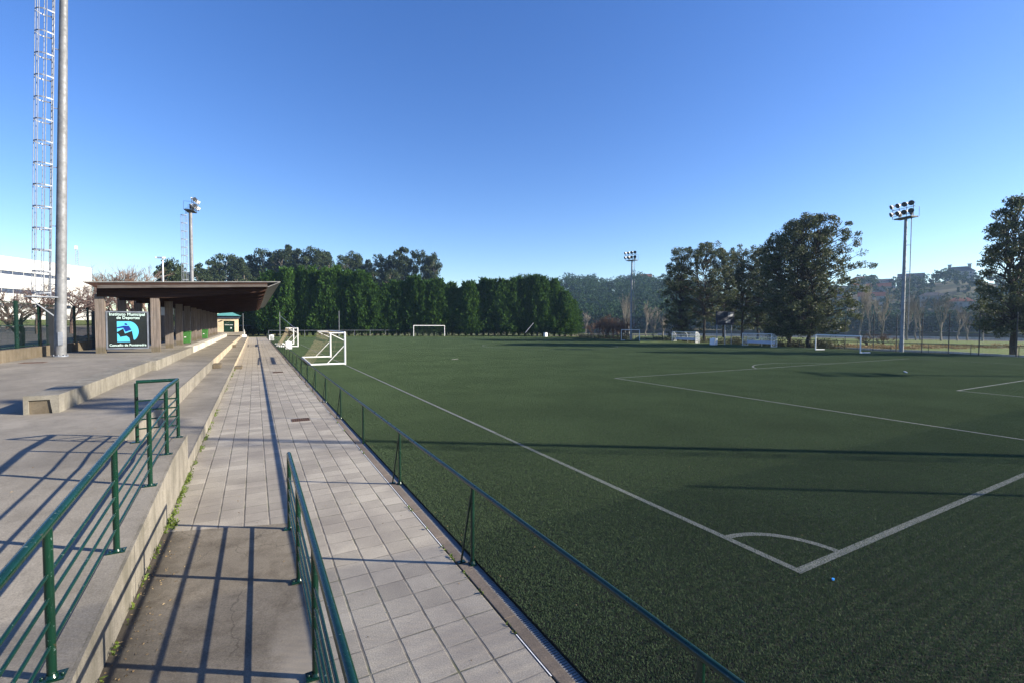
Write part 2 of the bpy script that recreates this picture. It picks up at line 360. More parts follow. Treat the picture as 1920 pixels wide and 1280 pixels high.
def arc(m, cx, cy, r, z, w, a0, a1, n=56):
    for i in range(n):
        a, b = a0+(a1-a0)*i/n, a0+(a1-a0)*(i+1)/n
        p = lambda rr, t: (cx+rr*math.cos(t), cy+rr*math.sin(t), z)
        m.quad(p(r-w/2, a), p(r+w/2, a), p(r+w/2, b), p(r-w/2, b))
lines()
# paved path, kerb, drain
m = MB(); m.box((-1.17, -4, -.3), (2.105, 113, 0)); struct('paved_path', m, 'tile')
m = MB(); random.seed(2); y = 1.0
while y < 40:
    l = random.uniform(.5, 2.2)
    if random.random() < .62: m.quad((2.1065, y, .006), (2.1165, y, .006), (2.1165, y+l, .006), (2.1065, y+l, .006))
    y += l+.02
struct('path_edge_line', m, 'white')
m = MB()
random.seed(4)
y = -4.
while y < 113:
    l = 1.0+random.uniform(-.004, .004); dz = random.uniform(-.003, .003)
    m.box((2.120, y, -.3), (2.245, y+l-.006, .008+dz)); y += l
struct('kerb', m, 'kerb', .006)
m = MB(); m.box((2.246, -4, -.3), (2.329, 113, -.045)); struct('drain_channel_floor', m, 'drain_dark')
m = MB(); y = -2.
while y < 40:
    m.box((2.249, y, -.02), (2.326, y+.019, -.001)); y += .030
m.box((2.247, -4, -.03), (2.2488, 113, 0)); m.box((2.3265, -4, -.03), (2.3285, 113, 0))
m.box((2.249, 40, -.03), (2.326, 113, -.002)); struct('drain_channel', m, 'drain')
# concrete ramp beside the path (tiny fall to the path)
m = MB(); m.add([(-1.17, -6, .10), (.44, -6, .10), (.44, 7.45, .006), (-1.17, 7.95, .006), (-1.17, -6, -.2), (.44, -6, -.2), (.44, 7.45, -.2), (-1.17, 7.95, -.2)],
     [(0, 1, 2, 3), (0, 4, 5, 1), (1, 5, 6, 2), (2, 6, 7, 3)]); struct('ramp', m, 'ramp')
# raised walkway: rises towards the terrace, flat, then rises again behind the long bench
def wz(x, y):
    z = min(.775, max(.12, .12+.074*(y-.2)))
    if y < .2: z = .12
    if x <= -4.6: z += (1.2-.775)*max(0, min(1, (y-14.8)/11.0))
    return z
m = MB(); xs = [-9.35, -7, -4.6]; ys = [-6, .2, 3, 6, 9.05, 10.75, 14.8, 25.8, 26.4]
xs2 = [-4.6, -2.8, -1.175]
for X in (xs, [-4.599, -2.8, -2.2]):
    for i in range(len(X)-1):
        for j in range(len(ys)-1):
            if X is not xs and ys[j] < 10.7: continue
            m.quad(*[(a, b, wz(a, b) if X is xs else wz(-3, b)) for a, b in ((X[i], ys[j]), (X[i+1], ys[j]), (X[i+1], ys[j+1]), (X[i], ys[j+1]))])
for i in range(2):
    for j in range(5):
        m.quad(*[(a, b, wz(a, b)) for a, b in ((xs2[i], ys[j]), (xs2[i+1], ys[j]), (xs2[i+1], ys[j+1]), (xs2[i], ys[j+1]))])
m.box((-4.0, 26.4, -.2), (-2.2, 112, .765))
struct('walkway', m, 'walk')
m = MB(); m.box((-9.35, 26.4, -.2), (-4.45, 112, 1.2)); struct('upper_terrace', m, 'walk')
# terrace steps (risers are separate so that the far ones can be a brighter cream)
m = MB(); m.box((-2.2, 10.76, -.2), (-1.172, 112, .285)); struct('lower_step', m, 'walk')
m = MB(); m.box((-1.171, 10.76, -.1), (-1.150, 35, .289)); m.box((-2.199, 10.76, .2), (-2.170, 33, .770)); struct('step_riser', m, 'wall')
m = MB(); m.box((-1.171, 35.01, -.1), (-1.140, 112, .290)); m.box((-2.199, 33.01, .2), (-2.150, 112, .771)); struct('step_riser_far', m, 'cream')
# retaining wall of the near walkway
rw = thing('retaining_wall', 'stained concrete side wall below the green handrail, beside the dark ramp', 'wall', (-1.17, 4, 0))
m = MB()
prof = [(-6, .125), (.2, .125), (9.05, .780), (10.755, .780)]
for (y0, z0), (y1, z1) in zip(prof, prof[1:]):
    m.add([(-1.172, y0, -.2), (-1.145, y0, -.2), (-1.145, y0, z0), (-1.172, y0, z0), (-1.172, y1, -.2), (-1.145, y1, -.2), (-1.145, y1, z1), (-1.172, y1, z1)],
          [(1, 5, 6, 2), (3, 2, 6, 7), (4, 7, 6, 5), (0, 1, 2, 3)])
wf = m.build('wall_face', 'wall', rw)
for y in (.6, 3.35, 6.2, 8.9): m = MB(); m.box((-1.1465, y, .02), (-1.1442, y+.009, .11+.074*(y-.2))); m.build('control_joint', 'drain_dark', rw)
m = MB()
for (y0, z0), (y1, z1) in zip(prof, prof[1:]):
    m.quad((-1.36, y0, z0+.002), (-1.1725, y0, z0+.002), (-1.1725, y1, z1+.002), (-1.36, y1, z1+.002))
m.quad((-2.2, 10.757, .0), (-1.145, 10.757, .0), (-1.145, 10.757, .779), (-2.2, 10.757, .779))
m.build('coping', 'walk', rw)
# step blocks
for nm, x0, x1, y0, y1, z0, z1, lab in (('step_block', -2.149, -1.75, 32.2, 33.3, .287, .53, 'small concrete step block standing on the lower terrace step'),
                                     ('step_block', -1.139, -.72, 34.6, 35.8, .002, .15, 'low concrete step block standing on the paved path below the terrace'),
                                     ('step_block', -2.149, -1.8, 60, 61.2, .287, .53, 'pale cream step block far along the lower terrace step')):
    m = MB(); m.box((x0, y0, z0), (x1, y1, z1)); tag(m.build(nm, 'lowwall', None, .02), lab, 'step')
# long bench (hollow end) and low walls
b = thing('concrete_bench', 'long free-standing concrete bench block with a recessed brown end panel', 'bench', (-4.2, 14.85, .775))
m = MB(); zt = 1.205
m.add([(-4.70, 14.85, .77), (-4.61, 14.85, .77), (-4.61, 14.85, 1.1), (-4.24, 14.85, 1.1), (-4.20, 14.85, .77), (-4.08, 14.85, .77), (-4.08, 14.85, zt), (-4.70, 14.85, zt)], [(0, 1, 2, 7), (2, 3, 6, 7), (3, 4, 5, 6)])
m.add([(-4.70, 14.85, .77), (-4.08, 14.85, .77), (-4.08, 14.85, zt), (-4.70, 14.85, zt), (-4.70, 26.2, .77), (-4.08, 26.2, .77), (-4.08, 26.2, zt), (-4.70, 26.2, zt)], [(1, 5, 6, 2), (2, 6, 7, 3), (3, 7, 4, 0), (5, 4, 7, 6)])
m.add([(-4.61, 14.85, .77), (-4.61, 14.85, 1.1), (-4.24, 14.85, 1.1), (-4.20, 14.85, .77), (-4.61, 14.93, .77), (-4.61, 14.93, 1.1), (-4.24, 14.93, 1.1), (-4.20, 14.93, .77)], [(0, 4, 5, 1), (1, 5, 6, 2), (2, 6, 7, 3)])
m.build('bench_block', 'bench', b)
for y in (18.2, 21.9, 24.6): m = MB(); m.prism([(-4.0785, y, .79), (-4.0785, y, 1.2065), (-4.69, y, 1.2065), (-4.69, y, 1.2035), (-4.082, y, 1.2035), (-4.082, y, .79)], (0, .016, 0)); m.build('control_joint', 'drain_dark', b)
m = MB(); m.box((-4.605, 14.890, .77), (-4.23, 14.929, 1.09)); m.build('end_panel', 'lowwall', b)
b = thing('low_wall', 'stained grey concrete low wall between the long bench and the white section', 'wall', (-3.8, 25.4, .765))
m = MB(); m.box((-4.50, 26.35, .70), (-3.90, 40.9, 1.215)); m.build('wall_block', 'bench', b, .012)
b = thing('low_wall', 'white painted low wall along the terrace in front of the shelter', 'wall', (-3.8, 38.35, .765))
m = MB(); y = 40.95
while y < 92: m.box((-4.498, y, .70), (-3.93, min(92, y+6.2)-.03, 1.216)); y += 6.2
m.build('wall_block', 'white_wall', b, .012)
# ------------------------------------------------------------------ handrails
def handrail(label, pts, rails, extra=None):
    """pts: list of (x, y, z) post feet"""
    root = thing('handrail', label, 'handrail', pts[len(pts)//2])
    hh = 1.06
    for i, (x, y, z) in enumerate(pts):
        m = MB(); m.tube([(x, y, z), (x, y, z+hh)], .028, 12); p = m.build('post', 'green', root)
        m = MB(); m.box((x-.075, y-.055, z+.001), (x+.075, y+.055, z+.013))
        for sx in (-1, 1): m.lathe((x+sx*.055, y, z+.013), [(.012, 0), (.012, .012), (0, .012)], 6)
        m.lathe((x, y, z+.013), [(.04, 0), (.03, .02)], 12); m.build('base_plate', 'green', p)
    return root, hh
feet = [(-1.27, y, wz(-1.27, y)+.002) for y in (-.3, 1.3, 2.8, 4.33, 6.1, 7.9, 9.3, 10.6)]
root, hh = handrail('long green handrail with four thin lower rails on the raised walkway', feet, 4)
m = MB(); path = [(x, y, z+hh+.02) for x, y, z in feet]; m.tube(path+[], .033, 14); m.build('top_rail', 'green', root)
for k in range(4):
    m = MB(); m.tube([(x-.002, y, z+.235+.168*k) for x, y, z in feet], .0135, 8); m.build('lower_rail', 'green', root)
ex, ey, ez = feet[-1]
m = MB(); m.tube([(-1.86, ey-.1, ez), (-1.86, ey-.1, ez+hh)], .028, 12); p = m.build('post', 'green', root)
m = MB(); m.box((-1.94, ey-.16, ez+.001), (-1.78, ey-.04, ez+.013)); m.build('base_plate', 'green', p)
m = MB(); m.tube([(ex, ey, ez+hh+.02), (-1.86, ey-.1, ez+hh+.02)], .031, 12); m.build('end_rail', 'green', root)
for k in range(4):
    m = MB(); m.tube([(ex, ey, ez+.235+.168*k), (-1.86, ey-.1, ez+.235+.168*k)], .0135, 8); m.build('lower_rail', 'green', root)
feet = [(.40, y, .08-.0105*(y-.5)) for y in (-1.0, .75, 2.4, 4.02, 5.66, 7.24)]
root, hh = handrail('short green handrail between the dark ramp and the paved path', feet, 4)
m = MB(); m.tube([(x, y, z+hh+.005) for x, y, z in feet], .031, 14)
x, y, z = feet[-1]; m.build('top_rail', 'green', root)
for k in range(4):
    m = MB(); m.tube([(x-.002, y, z+.235+.168*k) for x, y, z in feet], .0135, 8); m.build('lower_rail', 'green', root)
# ------------------------------------------------------------------ pitch-side railing
def pitch_rail(label, pts, hgt, mat, brace, n=8, r=.022, single=()):
    root = thing('pitch_railing', label, 'railing', pts[0])
    m = MB(); m.tube([(x, y, z+hgt) for x, y, z in pts], r*1.15, n); m.build('top_rail', mat, root)
    for i, (x, y, z) in enumerate(pts):
        m = MB(); m.tube([(x, y, z), (x, y, z+hgt)], r, n); p = m.build('post', mat, root)
        if brace and i not in single:
            bx, by = brace
            m = MB(); m.tube([(x+bx, y+by, z), (x-.005*1, y, z+hgt-.03)], r*.55, 6); m.box((x+bx-.05, y+by-.03, z+.001), (x+bx+.05, y+by+.03, z+.012)); m.build('brace', mat, p)
            if y < 20:
                m = MB(); m.box((x-.035, y-.05, z+.001), (x+.035, y+.05, z+.012)); m.lathe((x, y, z+.012), [(r*1.7, 0), (r*1.2, .03)], 10); m.build('base_plate', mat, p)
    return root
ys = [-4.7, -1.45, 1.82, 5.12, 8.36, 11.62, 15.0, 18.4]
while ys[-1] < 108: ys.append(ys[-1]+3.35)
pitch_rail('long green railing with slanted braces along the kerb beside the near touchline', [(2.275, y, .008) for y in ys], .955, 'pgreen', (-.105, .10), 10, .023, (5,))
pts = [(63.4-.0*i, 9+3.4*i, -.1) for i in range(30)]
pitch_rail('thin dark railing along the far touchline beyond the team shelters', pts, 1.15, 'pgreen', None, 5, .028)
pts = [(2.6+3.5*i, 111.6-.012*i, -.1) for i in range(18)]
pitch_rail('pale grey railing behind the far goal, in front of the conifer hedge', pts, 1.5, 'galv2', None, 5, .035)
# drain covers on the path, drain plate on the walkway
for (x, y, wd, dp, lab) in ((1.19, 15.45, .50, .46, 'rusty iron drain cover in the paved path, the nearer one'), (1.2, 31.3, .55, .75, 'rusty iron drain cover far along the paved path'), ):
    d = thing('drain_cover', lab, 'drain cover', (x, y, 0), 'drain covers in the paving')
    m = MB(); m.box((x-wd/2, y-dp/2, .001), (x+wd/2, y-dp/2+.04, .007)); m.box((x-wd/2, y+dp/2-.04, .001), (x+wd/2, y+dp/2, .007))
    for k in range(9):
        xx = x-wd/2+k*(wd-.03)/8; m.box((xx, y-dp/2+.04, .001), (xx+.03, y+dp/2-.04, .007))
    m.box((x-wd/2+.03, y-.02, .0012), (x+wd/2-.03, y+.02, .0065)); m.build('grate', 'rust', d)
    m = MB(); m.quad((x-wd/2, y-dp/2, .0007), (x+wd/2, y-dp/2, .0007), (x+wd/2, y+dp/2, .0007), (x-wd/2, y+dp/2, .0007)); m.build('pit_shade_sheet', 'drain_dark', d)  # flat black sheet on the paving, its colour stands for the shade below the grate
d = thing('drain_cover', 'brown drain plate on the walkway beside the low fence wall', 'drain cover', (-8.2, 27.4, 1.2), 'drain covers in the paving')
m = MB(); m.box((-8.65, 27.0, 1.201), (-7.9, 27.6, 1.212)); m.build('plate', 'rust', d)
# litter
m = MB(); x, y, _ = G(1562, 1088, TZ); m.obox((x, y, TZ+.020), (.015, .005, 0), (-.003, .011, 0), (0, 0, .008)); m.lathe((x-.03, y-.01, TZ+.02), [(.006, 0), (.006, .02), (0, .02)], 6, (1, .3, 0))
tag(m.build('litter', 'blue'), 'tiny bright blue plastic scrap on the turf near the corner', 'litter')
m = MB(); x, y, _ = G(1697, 698, TZ); m.tube([(x-.25, y-.2, TZ+.03), (x+.25, y+.15, TZ+.05)], .035, 6); tag(m.build('litter', 'white'), 'small white stick lying in the middle of the penalty area', 'litter')
m = MB(); x, y, _ = G(853, 673, TZ); m.tube([(x-.35, y-.2, TZ+.012), (x+.35, y+.2, TZ+.016)], .009, 6); tag(m.build('litter', 'paper'), 'thin white strip lying on the open turf left of centre', 'litter')
rng = np.random.default_rng(5)
def cards(pts, L, W, rng, up=0.0, dirs=None):
    n = len(pts); u = rng.normal(size=(n, 3)) if dirs is None else dirs+rng.normal(size=(n, 3))*.35
    if up: u[:, 2] += up
    u /= np.linalg.norm(u, axis=1)[:, None]; q = rng.normal(size=(n, 3)); v = np.cross(u, q); v /= np.linalg.norm(v, axis=1)[:, None]
    l = (L*rng.uniform(.6, 1.3, n))[:, None]/2; ww = (W*rng.uniform(.6, 1.3, n))[:, None]/2
    vs = np.stack([pts-u*l, pts+v*ww, pts+u*l, pts-v*ww], 1).reshape(-1, 3)
    return vs, np.arange(4*n).reshape(-1, 4)
# weeds along the wall foot and the step
P = []
for i in range(62):
    yy = random.choice([random.uniform(8.2, 15), random.uniform(8.3, 11), random.uniform(10, 40)]); k = int(random.uniform(4, 26)); cx = -1.115
    P += [(cx+random.gauss(0, .025), yy+random.gauss(0, .07), abs(random.gauss(.012, .025))+.004) for _ in range(k)]
for i in range(26):
    yy = random.uniform(2.5, 8); P += [(-1.115+abs(random.gauss(0, .012)), yy+random.gauss(0, .03), abs(random.gauss(.01, .012))+.05) for _ in range(random.randint(2, 9))]
for i in range(60):
    yy = random.uniform(3, 40); P += [(2.112+random.gauss(0, .006), yy+random.gauss(0, .04), abs(random.gauss(.004, .01))+.004) for _ in range(random.randint(2, 6))]
P += [(-1.07+random.gauss(0, .04), 8.15+random.gauss(0, .09), abs(random.gauss(.02, .035))+.004) for _ in range(90)]
P = np.array(P); vs, q = cards(P, .055, .022, rng, .3); o = link('weeds', npmesh('weeds', vs, q, 'leafW'), None); tag(o, 'small green weeds growing along the foot of the step and wall', 'weeds', None, 'stuff')
# dry leaf fragments on the ramp and the path
P = np.array([(-1.12+abs(random.gauss(0, .20)), random.uniform(.5, 8), 0) for _ in range(420)]+[(random.uniform(-1, 2), random.uniform(3, 30), 0) for _ in range(120)]+[(random.uniform(2.34, 2.45), random.uniform(4, 15), .03) for _ in range(60)]+[(random.uniform(-3, -1.4), random.uniform(3, 13), 9) for _ in range(70)])
P = np.array([(x, y, (wz(x, y) if z == 9 else (max(z, .1-.007*(y+6)) if x < .4 and y < 7.7 else z))+.006) for x, y, z in P])
d = rng.normal(size=(len(P), 3)); d[:, 2] *= .1
vs, q = cards(P, .028, .012, rng, 0, d); vs = vs.reshape(-1, 4, 3); vs[:, :, 2] = P[:, None, 2]+np.clip(vs[:, :, 2]-P[:, None, 2], -.003, .008); vs = vs.reshape(-1, 3)
tag(link('leaf_litter', npmesh('leaf_litter', vs, q, 'dry'), None), 'dry leaf fragments scattered on the ramp and paving', 'leaf litter', None, 'stuff')
# pale specks on the turf
P = np.array([(random.uniform(2.6, 26), random.uniform(-1, 26), TZ+.012) for _ in range(520)]); d = rng.normal(size=(len(P), 3))
vs, q = cards(P, .022, .012, rng, 0, d); tag(link('turf_debris', npmesh('turf_debris', vs, q, 'dry'), None), 'pale flecks of debris scattered over the turf', 'debris', None, 'stuff')

# ------------------------------------------------------------------ turf fibres: one square metre of blades, repeated over the whole pitch
def fibre_patch(n, seed):
    rg = np.random.default_rng(seed); b = np.stack([rg.uniform(-.5, .5, n), rg.uniform(-.5, .5, n), np.zeros(n)], 1)
    a = rg.uniform(0, 6.283, n); w_ = rg.uniform(.0022, .0042, n); h_ = rg.uniform(.010, .021, n); ln = rg.uniform(.1, 1.0, n)*h_; a2 = rg.uniform(0, 6.283, n)
    sd = np.stack([np.cos(a), np.sin(a), np.zeros(n)], 1)*w_[:, None]/1.
    tip = b+np.stack([np.cos(a2)*ln, np.sin(a2)*ln, h_], 1)
    vs = np.stack([b-sd, b+sd, tip], 1).reshape(-1, 3); return npmesh('turf_fibres', vs, np.arange(3*n).reshape(-1, 3), 'blade')
patch = link('turf_fibres', fibre_patch(12500, 3), None); patch.location = (20.83, 10.5, TZ); tag(patch, 'short dark green artificial grass fibres covering the pitch', 'turf', None, 'stuff')
pts = []; rot = []
for ix in range(0, 61):
    for iy in range(-4, 112):
        x, y = 2.83+ix, iy-.5
        if y < 3 and x > 30: continue
        if (x, y) == (20.83, 10.5): continue
        pts.append((x, y, TZ)); rot.append((0, 0, random.randrange(4)*math.pi/2))
me = bpy.data.meshes.new('turf_cover'); me.from_pydata(pts, [], []); at = me.attributes.new('rot', 'FLOAT_VECTOR', 'POINT'); at.data.foreach_set('vector', np.array(rot, np.float32).ravel())
cover = link('turf_cover', me, None); tag(cover, 'short dark green artificial grass fibres covering the pitch', 'turf', None, 'stuff')
g = bpy.data.node_groups.new('repeat_fibres', 'GeometryNodeTree'); g.interface.new_socket('Geometry', in_out='INPUT', socket_type='NodeSocketGeometry'); g.interface.new_socket('Geometry', in_out='OUTPUT', socket_type='NodeSocketGeometry')
gi = g.nodes.new('NodeGroupInput'); go = g.nodes.new('NodeGroupOutput'); ip = g.nodes.new('GeometryNodeInstanceOnPoints'); oi = g.nodes.new('GeometryNodeObjectInfo'); na = g.nodes.new('GeometryNodeInputNamedAttribute')
na.data_type = 'FLOAT_VECTOR'; na.inputs['Name'].default_value = 'rot'; oi.inputs['Object'].default_value = patch; oi.inputs['As Instance'].default_value = True
g.links.new(gi.outputs[0], ip.inputs['Points']); g.links.new(oi.outputs['Geometry'], ip.inputs['Instance']); g.links.new(na.outputs['Attribute'], ip.inputs['Rotation']); g.links.new(ip.outputs[0], go.inputs[0])
md = cover.modifiers.new('fibres', 'NODES'); md.node_group = g
# ================================================================== SHELTER
ZB = 1.2
def zt(x): return 5.50+.047*x          # top of the roof plane
st = thing('grandstand_shelter', 'long open timber shelter with a thin upswept roof over the terrace', 'shelter', (-5, 34, ZB))
Y0, Y1 = 33.45, 84.0
m = MB(); m.prism([(-8.1, Y0, zt(-8.1)), (1.5, Y0, zt(1.5)), (1.5, Y0, zt(1.5)-.05), (-8.1, Y0, zt(-8.1)-.05)], (0, Y1-Y0, 0)); m.build('roof', 'roofmetal', st)
m = MB(); m.prism([(1.50, Y0+.01, zt(1.5)-.052), (.80, Y0+.01, zt(.8)-.36), (.76, Y0+.01, zt(.8)-.33), (1.42, Y0+.01, zt(1.5)-.052)], (0, Y1-Y0-.02, 0)); m.build('fascia', 'roofmetal', st)
m = MB(); m.prism([(-8.07, Y0+.01, zt(-8)-.052), (-7.5, Y0+.01, zt(-7.5)-.052), (-7.5, Y0+.01, zt(-7.5)-.36)], (0, Y1-Y0-.02, 0)); m.build('fascia', 'woodbeam', st)
m = MB(); m.prism([(-7.5, Y0+.04, zt(-7.5)-.052), (.76, Y0+.04, zt(.76)-.052), (.76, Y0+.04, zt(.76)-.19), (-7.5, Y0+.04, zt(-7.5)-.20)], (0, .06, 0)); m.build('gable_board', 'woodbeam', st)
m = MB(); m.prism([(-7.5, Y0+.03, zt(-7.5)-.203), (.76, Y0+.03, zt(.76)-.193), (.76, Y0+.03, zt(.76)-.34), (-7.5, Y0+.03, zt(-7.5)-.37)], (0, .07, 0)); m.build('gable_board', 'woodgable', st)
m = MB(); m.prism([(-7.5, Y0+.1, zt(-7.5)-.053), (.76, Y0+.1, zt(.76)-.053), (.76, Y0+.1, zt(.76)-.10), (-7.5, Y0+.1, zt(-7.5)-.10)], (0, Y1-Y0-.2, 0))
x = -7.3
while x < .7:
    m.box((x, Y0+.11, zt(x)-.22), (x+.07, Y1-.1, zt(x)-.101)); x += .42
m.build('soffit', 'woodred', st)
for i in range(11):
    y = 34.4+5*i-.0
    if y > 83: y = 83.6
    for x in (-5.1, -7.6):
        m = MB()
        for k in range(3): m.box((x-.21+k*.142, y-.15, ZB), (x-.21+k*.142+.136, y+.15, 4.5))
        m.build('post', 'wood', st)
    m = MB(); m.prism([(-7.7, y-.19, zt(-7.7)-.225), (.70, y-.19, zt(.7)-.225), (.70, y-.19, zt(.7)-.52), (.2, y-.19, 4.86), (-4.6, y-.19, 4.36), (-7.7, y-.19, 4.36)], (0, .03, 0))
    m.prism([(-7.7, y+.16, zt(-7.7)-.225), (.70, y+.16, zt(.7)-.225), (.70, y+.16, zt(.7)-.52), (.2, y+.16, 4.86), (-4.6, y+.16, 4.36), (-7.7, y+.16, 4.36)], (0, .03, 0)); m.build('beam', 'woodbeam', st)
    for yy in (y-2.5, y-1.25, y+1.25):
        if Y0+.3 < yy < Y1-.3:
            m = MB(); m.prism([(-7.4, yy, zt(-7.4)-.225), (.72, yy, zt(.72)-.225), (.72, yy, zt(.72)-.40), (-7.4, yy, zt(-7.4)-.46)], (0, .09, 0)); m.build('rafter', 'woodred', st)
m = MB(); m.box((-7.72, 34.6, 4.50), (-7.48, 83.5, 4.75)); m.box((-5.2, 34.6, 4.55), (-5.0, 83.5, 4.85)); m.build('tie_beam', 'woodbeam', st)
# notices and bins
for i, (x, y, z, lab) in enumerate(((-7.6, 34.4+20, 4.0, 'narrow white notice sheet high under the shelter, the one nearer the sign panel'), (-7.6, 34.4+25, 4.15, 'narrow white notice sheet high under the shelter, the one nearer the green bin'))):
    n = thing('notice_board', lab, 'notice', (x, y-.16, z), 'notices under the shelter')
    m = MB(); m.box((x-.02, y-.19, z-.40), (x+.36, y-.151, z+.40)); m.build('board', 'paper', n)
def bin_(x, y, lab):
    b = thing('litter_bin', lab, 'bin', (x, y, ZB), 'green wheeled bins under the shelter')
    m = MB(); m.add([(x-.24, y-.26, ZB+.05), (x+.24, y-.26, ZB+.05), (x+.24, y+.26, ZB+.05), (x-.24, y+.26, ZB+.05), (x-.29, y-.34, ZB+.98), (x+.29, y-.34, ZB+.98), (x+.29, y+.34, ZB+.98), (x-.29, y+.34, ZB+.98)],
        [(0, 3, 2, 1), (4, 5, 6, 7), (0, 1, 5, 4), (1, 2, 6, 5), (2, 3, 7, 6), (3, 0, 4, 7)]); m.build('body', 'bin', b, .015)
    m = MB(); m.box((x-.32, y-.37, ZB+.985), (x+.32, y+.37, ZB+1.03)); m.tube([(x-.3, y+.4, ZB+.99), (x+.3, y+.4, ZB+.99)], .02, 8); m.build('lid', 'binlid', b, .01)
    for s in (-1, 1):
        m = MB(); m.lathe((x+s*.22, y+.22, ZB+.1), [(0, -.03), (.1, -.03), (.1, .03), (0, .03)], 14, (1, 0, 0)); m.build('wheel', 'dark', b)
    m = MB(); m.box((x-.16, y-.318, ZB+.5), (x-.02, y-.312, ZB+.58)); m.build('sticker', 'paper', b)
bin_(-4.95, 47.4, 'green wheeled bin with a pale sticker, the nearer of the two under the shelter')
bin_(-4.75, 61.2, 'green wheeled bin far along the shelter, near the cream kiosk')
# ------------------------------------------------------------------ sign panel between the first two posts
def textmesh(txt, size, bold=.0, sx=1.0):
    c = bpy.data.curves.new('lettering', 'FONT'); c.body = txt; c.size = size; c.extrude = .003; c.offset = bold; c.align_x = 'CENTER'; c.space_character = 1.04
    o = bpy.data.objects.new('lettering_source', c); COL.objects.link(o)
    me = bpy.data.meshes.new_from_object(o.evaluated_get(bpy.context.evaluated_depsgraph_get())); bpy.data.objects.remove(o); bpy.data.curves.remove(c)
    n = len(me.vertices); a = np.empty(n*3, np.float32); me.vertices.foreach_get('co', a); a = a.reshape(-1, 3); a[:, 0] *= sx
    b = np.stack([a[:, 0], -a[:, 2], a[:, 1]], 1); me.vertices.foreach_set('co', b.ravel()); me.update(); return me
A, B = atY(198, 583.5, 34.35), atY(280, 653, 34.35)
x0, x1, z1, z0 = A.x, B.x, A.z, B.z; ys_ = 34.35
sg = thing('sign_panel', 'black glass sign panel with a cyan emblem between two timber posts', 'sign', ((x0+x1)/2, ys_, z0))
m = MB(); t = .075
m.box((x0, ys_-.04, z0), (x0+t, ys_+.04, z1)); m.box((x1-t, ys_-.04, z0), (x1, ys_+.04, z1)); m.box((x0+t, ys_-.04, z1-t), (x1-t, ys_+.04, z1)); m.box((x0+t, ys_-.04, z0), (x1-t, ys_+.04, z0+t)); m.build('frame', 'galv2', sg)
m = MB(); m.box((x0+t, ys_-.012, z0+t), (x1-t, ys_+.012, z1-t)); m.build('panel', 'ink', sg)
for s, xa, xb in ((0, -7.39, x0), (1, x1, -5.31)):
    for zz in (z0+.2, z1-.28):
        m = MB(); m.box((xa, ys_-.02, zz-.025), (xb, ys_+.02, zz+.025)); m.build('bracket', 'galv2', sg)
W_, H_ = x1-x0, z1-z0; yy = ys_-.014
def sp_(u, v): return (x0+u*W_, z1-v*H_)
for txt, u, v, size, sx in (('Instituto Municipal', .495, .118, .235, .98), ('de Deportes', .515, .208, .225, .98), ('Concello de Pontevedra', .50, .925, .185, 1.06)):
    me = textmesh(txt, size, .0035, sx); ex = np.empty(len(me.vertices)*3, np.float32); me.vertices.foreach_get('co', ex); ex = ex.reshape(-1, 3)
    want = {'I': .83, 'd': .54, 'C': .86}[txt[0]]*W_; k = want/(ex[:, 0].max()-ex[:, 0].min()); ex[:, 0] *= k; me.vertices.foreach_set('co', ex.ravel()); me.update()
    me.materials.clear(); me.materials.append(MAT['letter']); o = link('lettering', me, sg); X, Z = sp_(u, v); o.location = (X-sg.location.x, yy-.001-ys_, Z-sg.location.z)
def emb(poly, mat, d):
    m = MB(); m.prism([(sp_(u, v)[0], yy-d, sp_(u, v)[1]) for u, v in poly], (0, .002, 0)); m.build('emblem', mat, sg)
# coordinates read off the sign (fractions of the frame)
def q(a, b): return ((a-205)/940, (b-268)/800)
arcp = [q(697+218*math.sin(t), 701-218*math.cos(t)) for t in np.linspace(0, math.radians(145), 22)]
emb([q(440, 484)]+arcp+[q(812, 870), q(770, 700), q(752, 668), q(700, 585), q(590, 590), q(440, 635)][0:0]+[q(800, 870), q(768, 690), q(610, 745), q(575, 640), q(440, 712)], 'cyan', .003)
emb([q(440, 735), q(480, 770), q(505, 818), q(640, 795), q(705, 840), q(720, 918), q(440, 918)], 'cyan', .0032)
emb([q(440, 612), q(580, 580), q(700, 582), q(755, 664), q(625, 712), q(578, 622), q(440, 640)], 'navy', .0055)
emb([q(603, 545), q(615, 524), q(645, 526), q(678, 560), q(640, 566), q(612, 560)], 'navy', .0056)
# ------------------------------------------------------------------ kiosk
K = thing('kiosk', 'cream rendered kiosk with a green hipped roof at the end of the terrace', 'kiosk', (-5, 92, 1.5))
KY = 90.0; kb = 1.45; xl, xr_ = atY(406, 600, KY).x, atY(446, 600, KY).x; kt = atY(430, 597.5, KY).z
m = MB(); dx0, dx1 = atY(419, 600, KY).x, atY(439.5, 600, KY).x; dz = atY(430, 602, KY).z
m.box((xl, KY, kb-.4), (dx0, KY+3.6, kt)); m.box((dx1, KY, kb-.4), (xr_, KY+3.6, kt)); m.box((dx0, KY, dz), (dx1, KY+3.6, kt)); m.build('wall', 'kwall', K)
m = MB(); m.box((dx0, KY+.12, kb-.3), (dx1, KY+.2, dz)); dr = m.build('door', 'pgreen', K)
for (a, b2, c, d2) in ((.1, .55, .62, .66), (.58, .86, .62, .66), (.62, .74, .3, .42)):
    m = MB(); m.box((dx0+a*(dx1-dx0), KY+.110, kb+c*(dz-kb)), (dx0+b2*(dx1-dx0), KY+.119, kb+d2*(dz-kb))); m.build('door_notice', 'paper', dr)
m = MB(); m.bar((dx0+.12*(dx1-dx0), KY+.115, kb+.72*(dz-kb)), (dx0+.5*(dx1-dx0), KY+.115, kb+.86*(dz-kb)), .01, .10, (0, 1, 0)); m.build('door_notice', 'paper', dr)
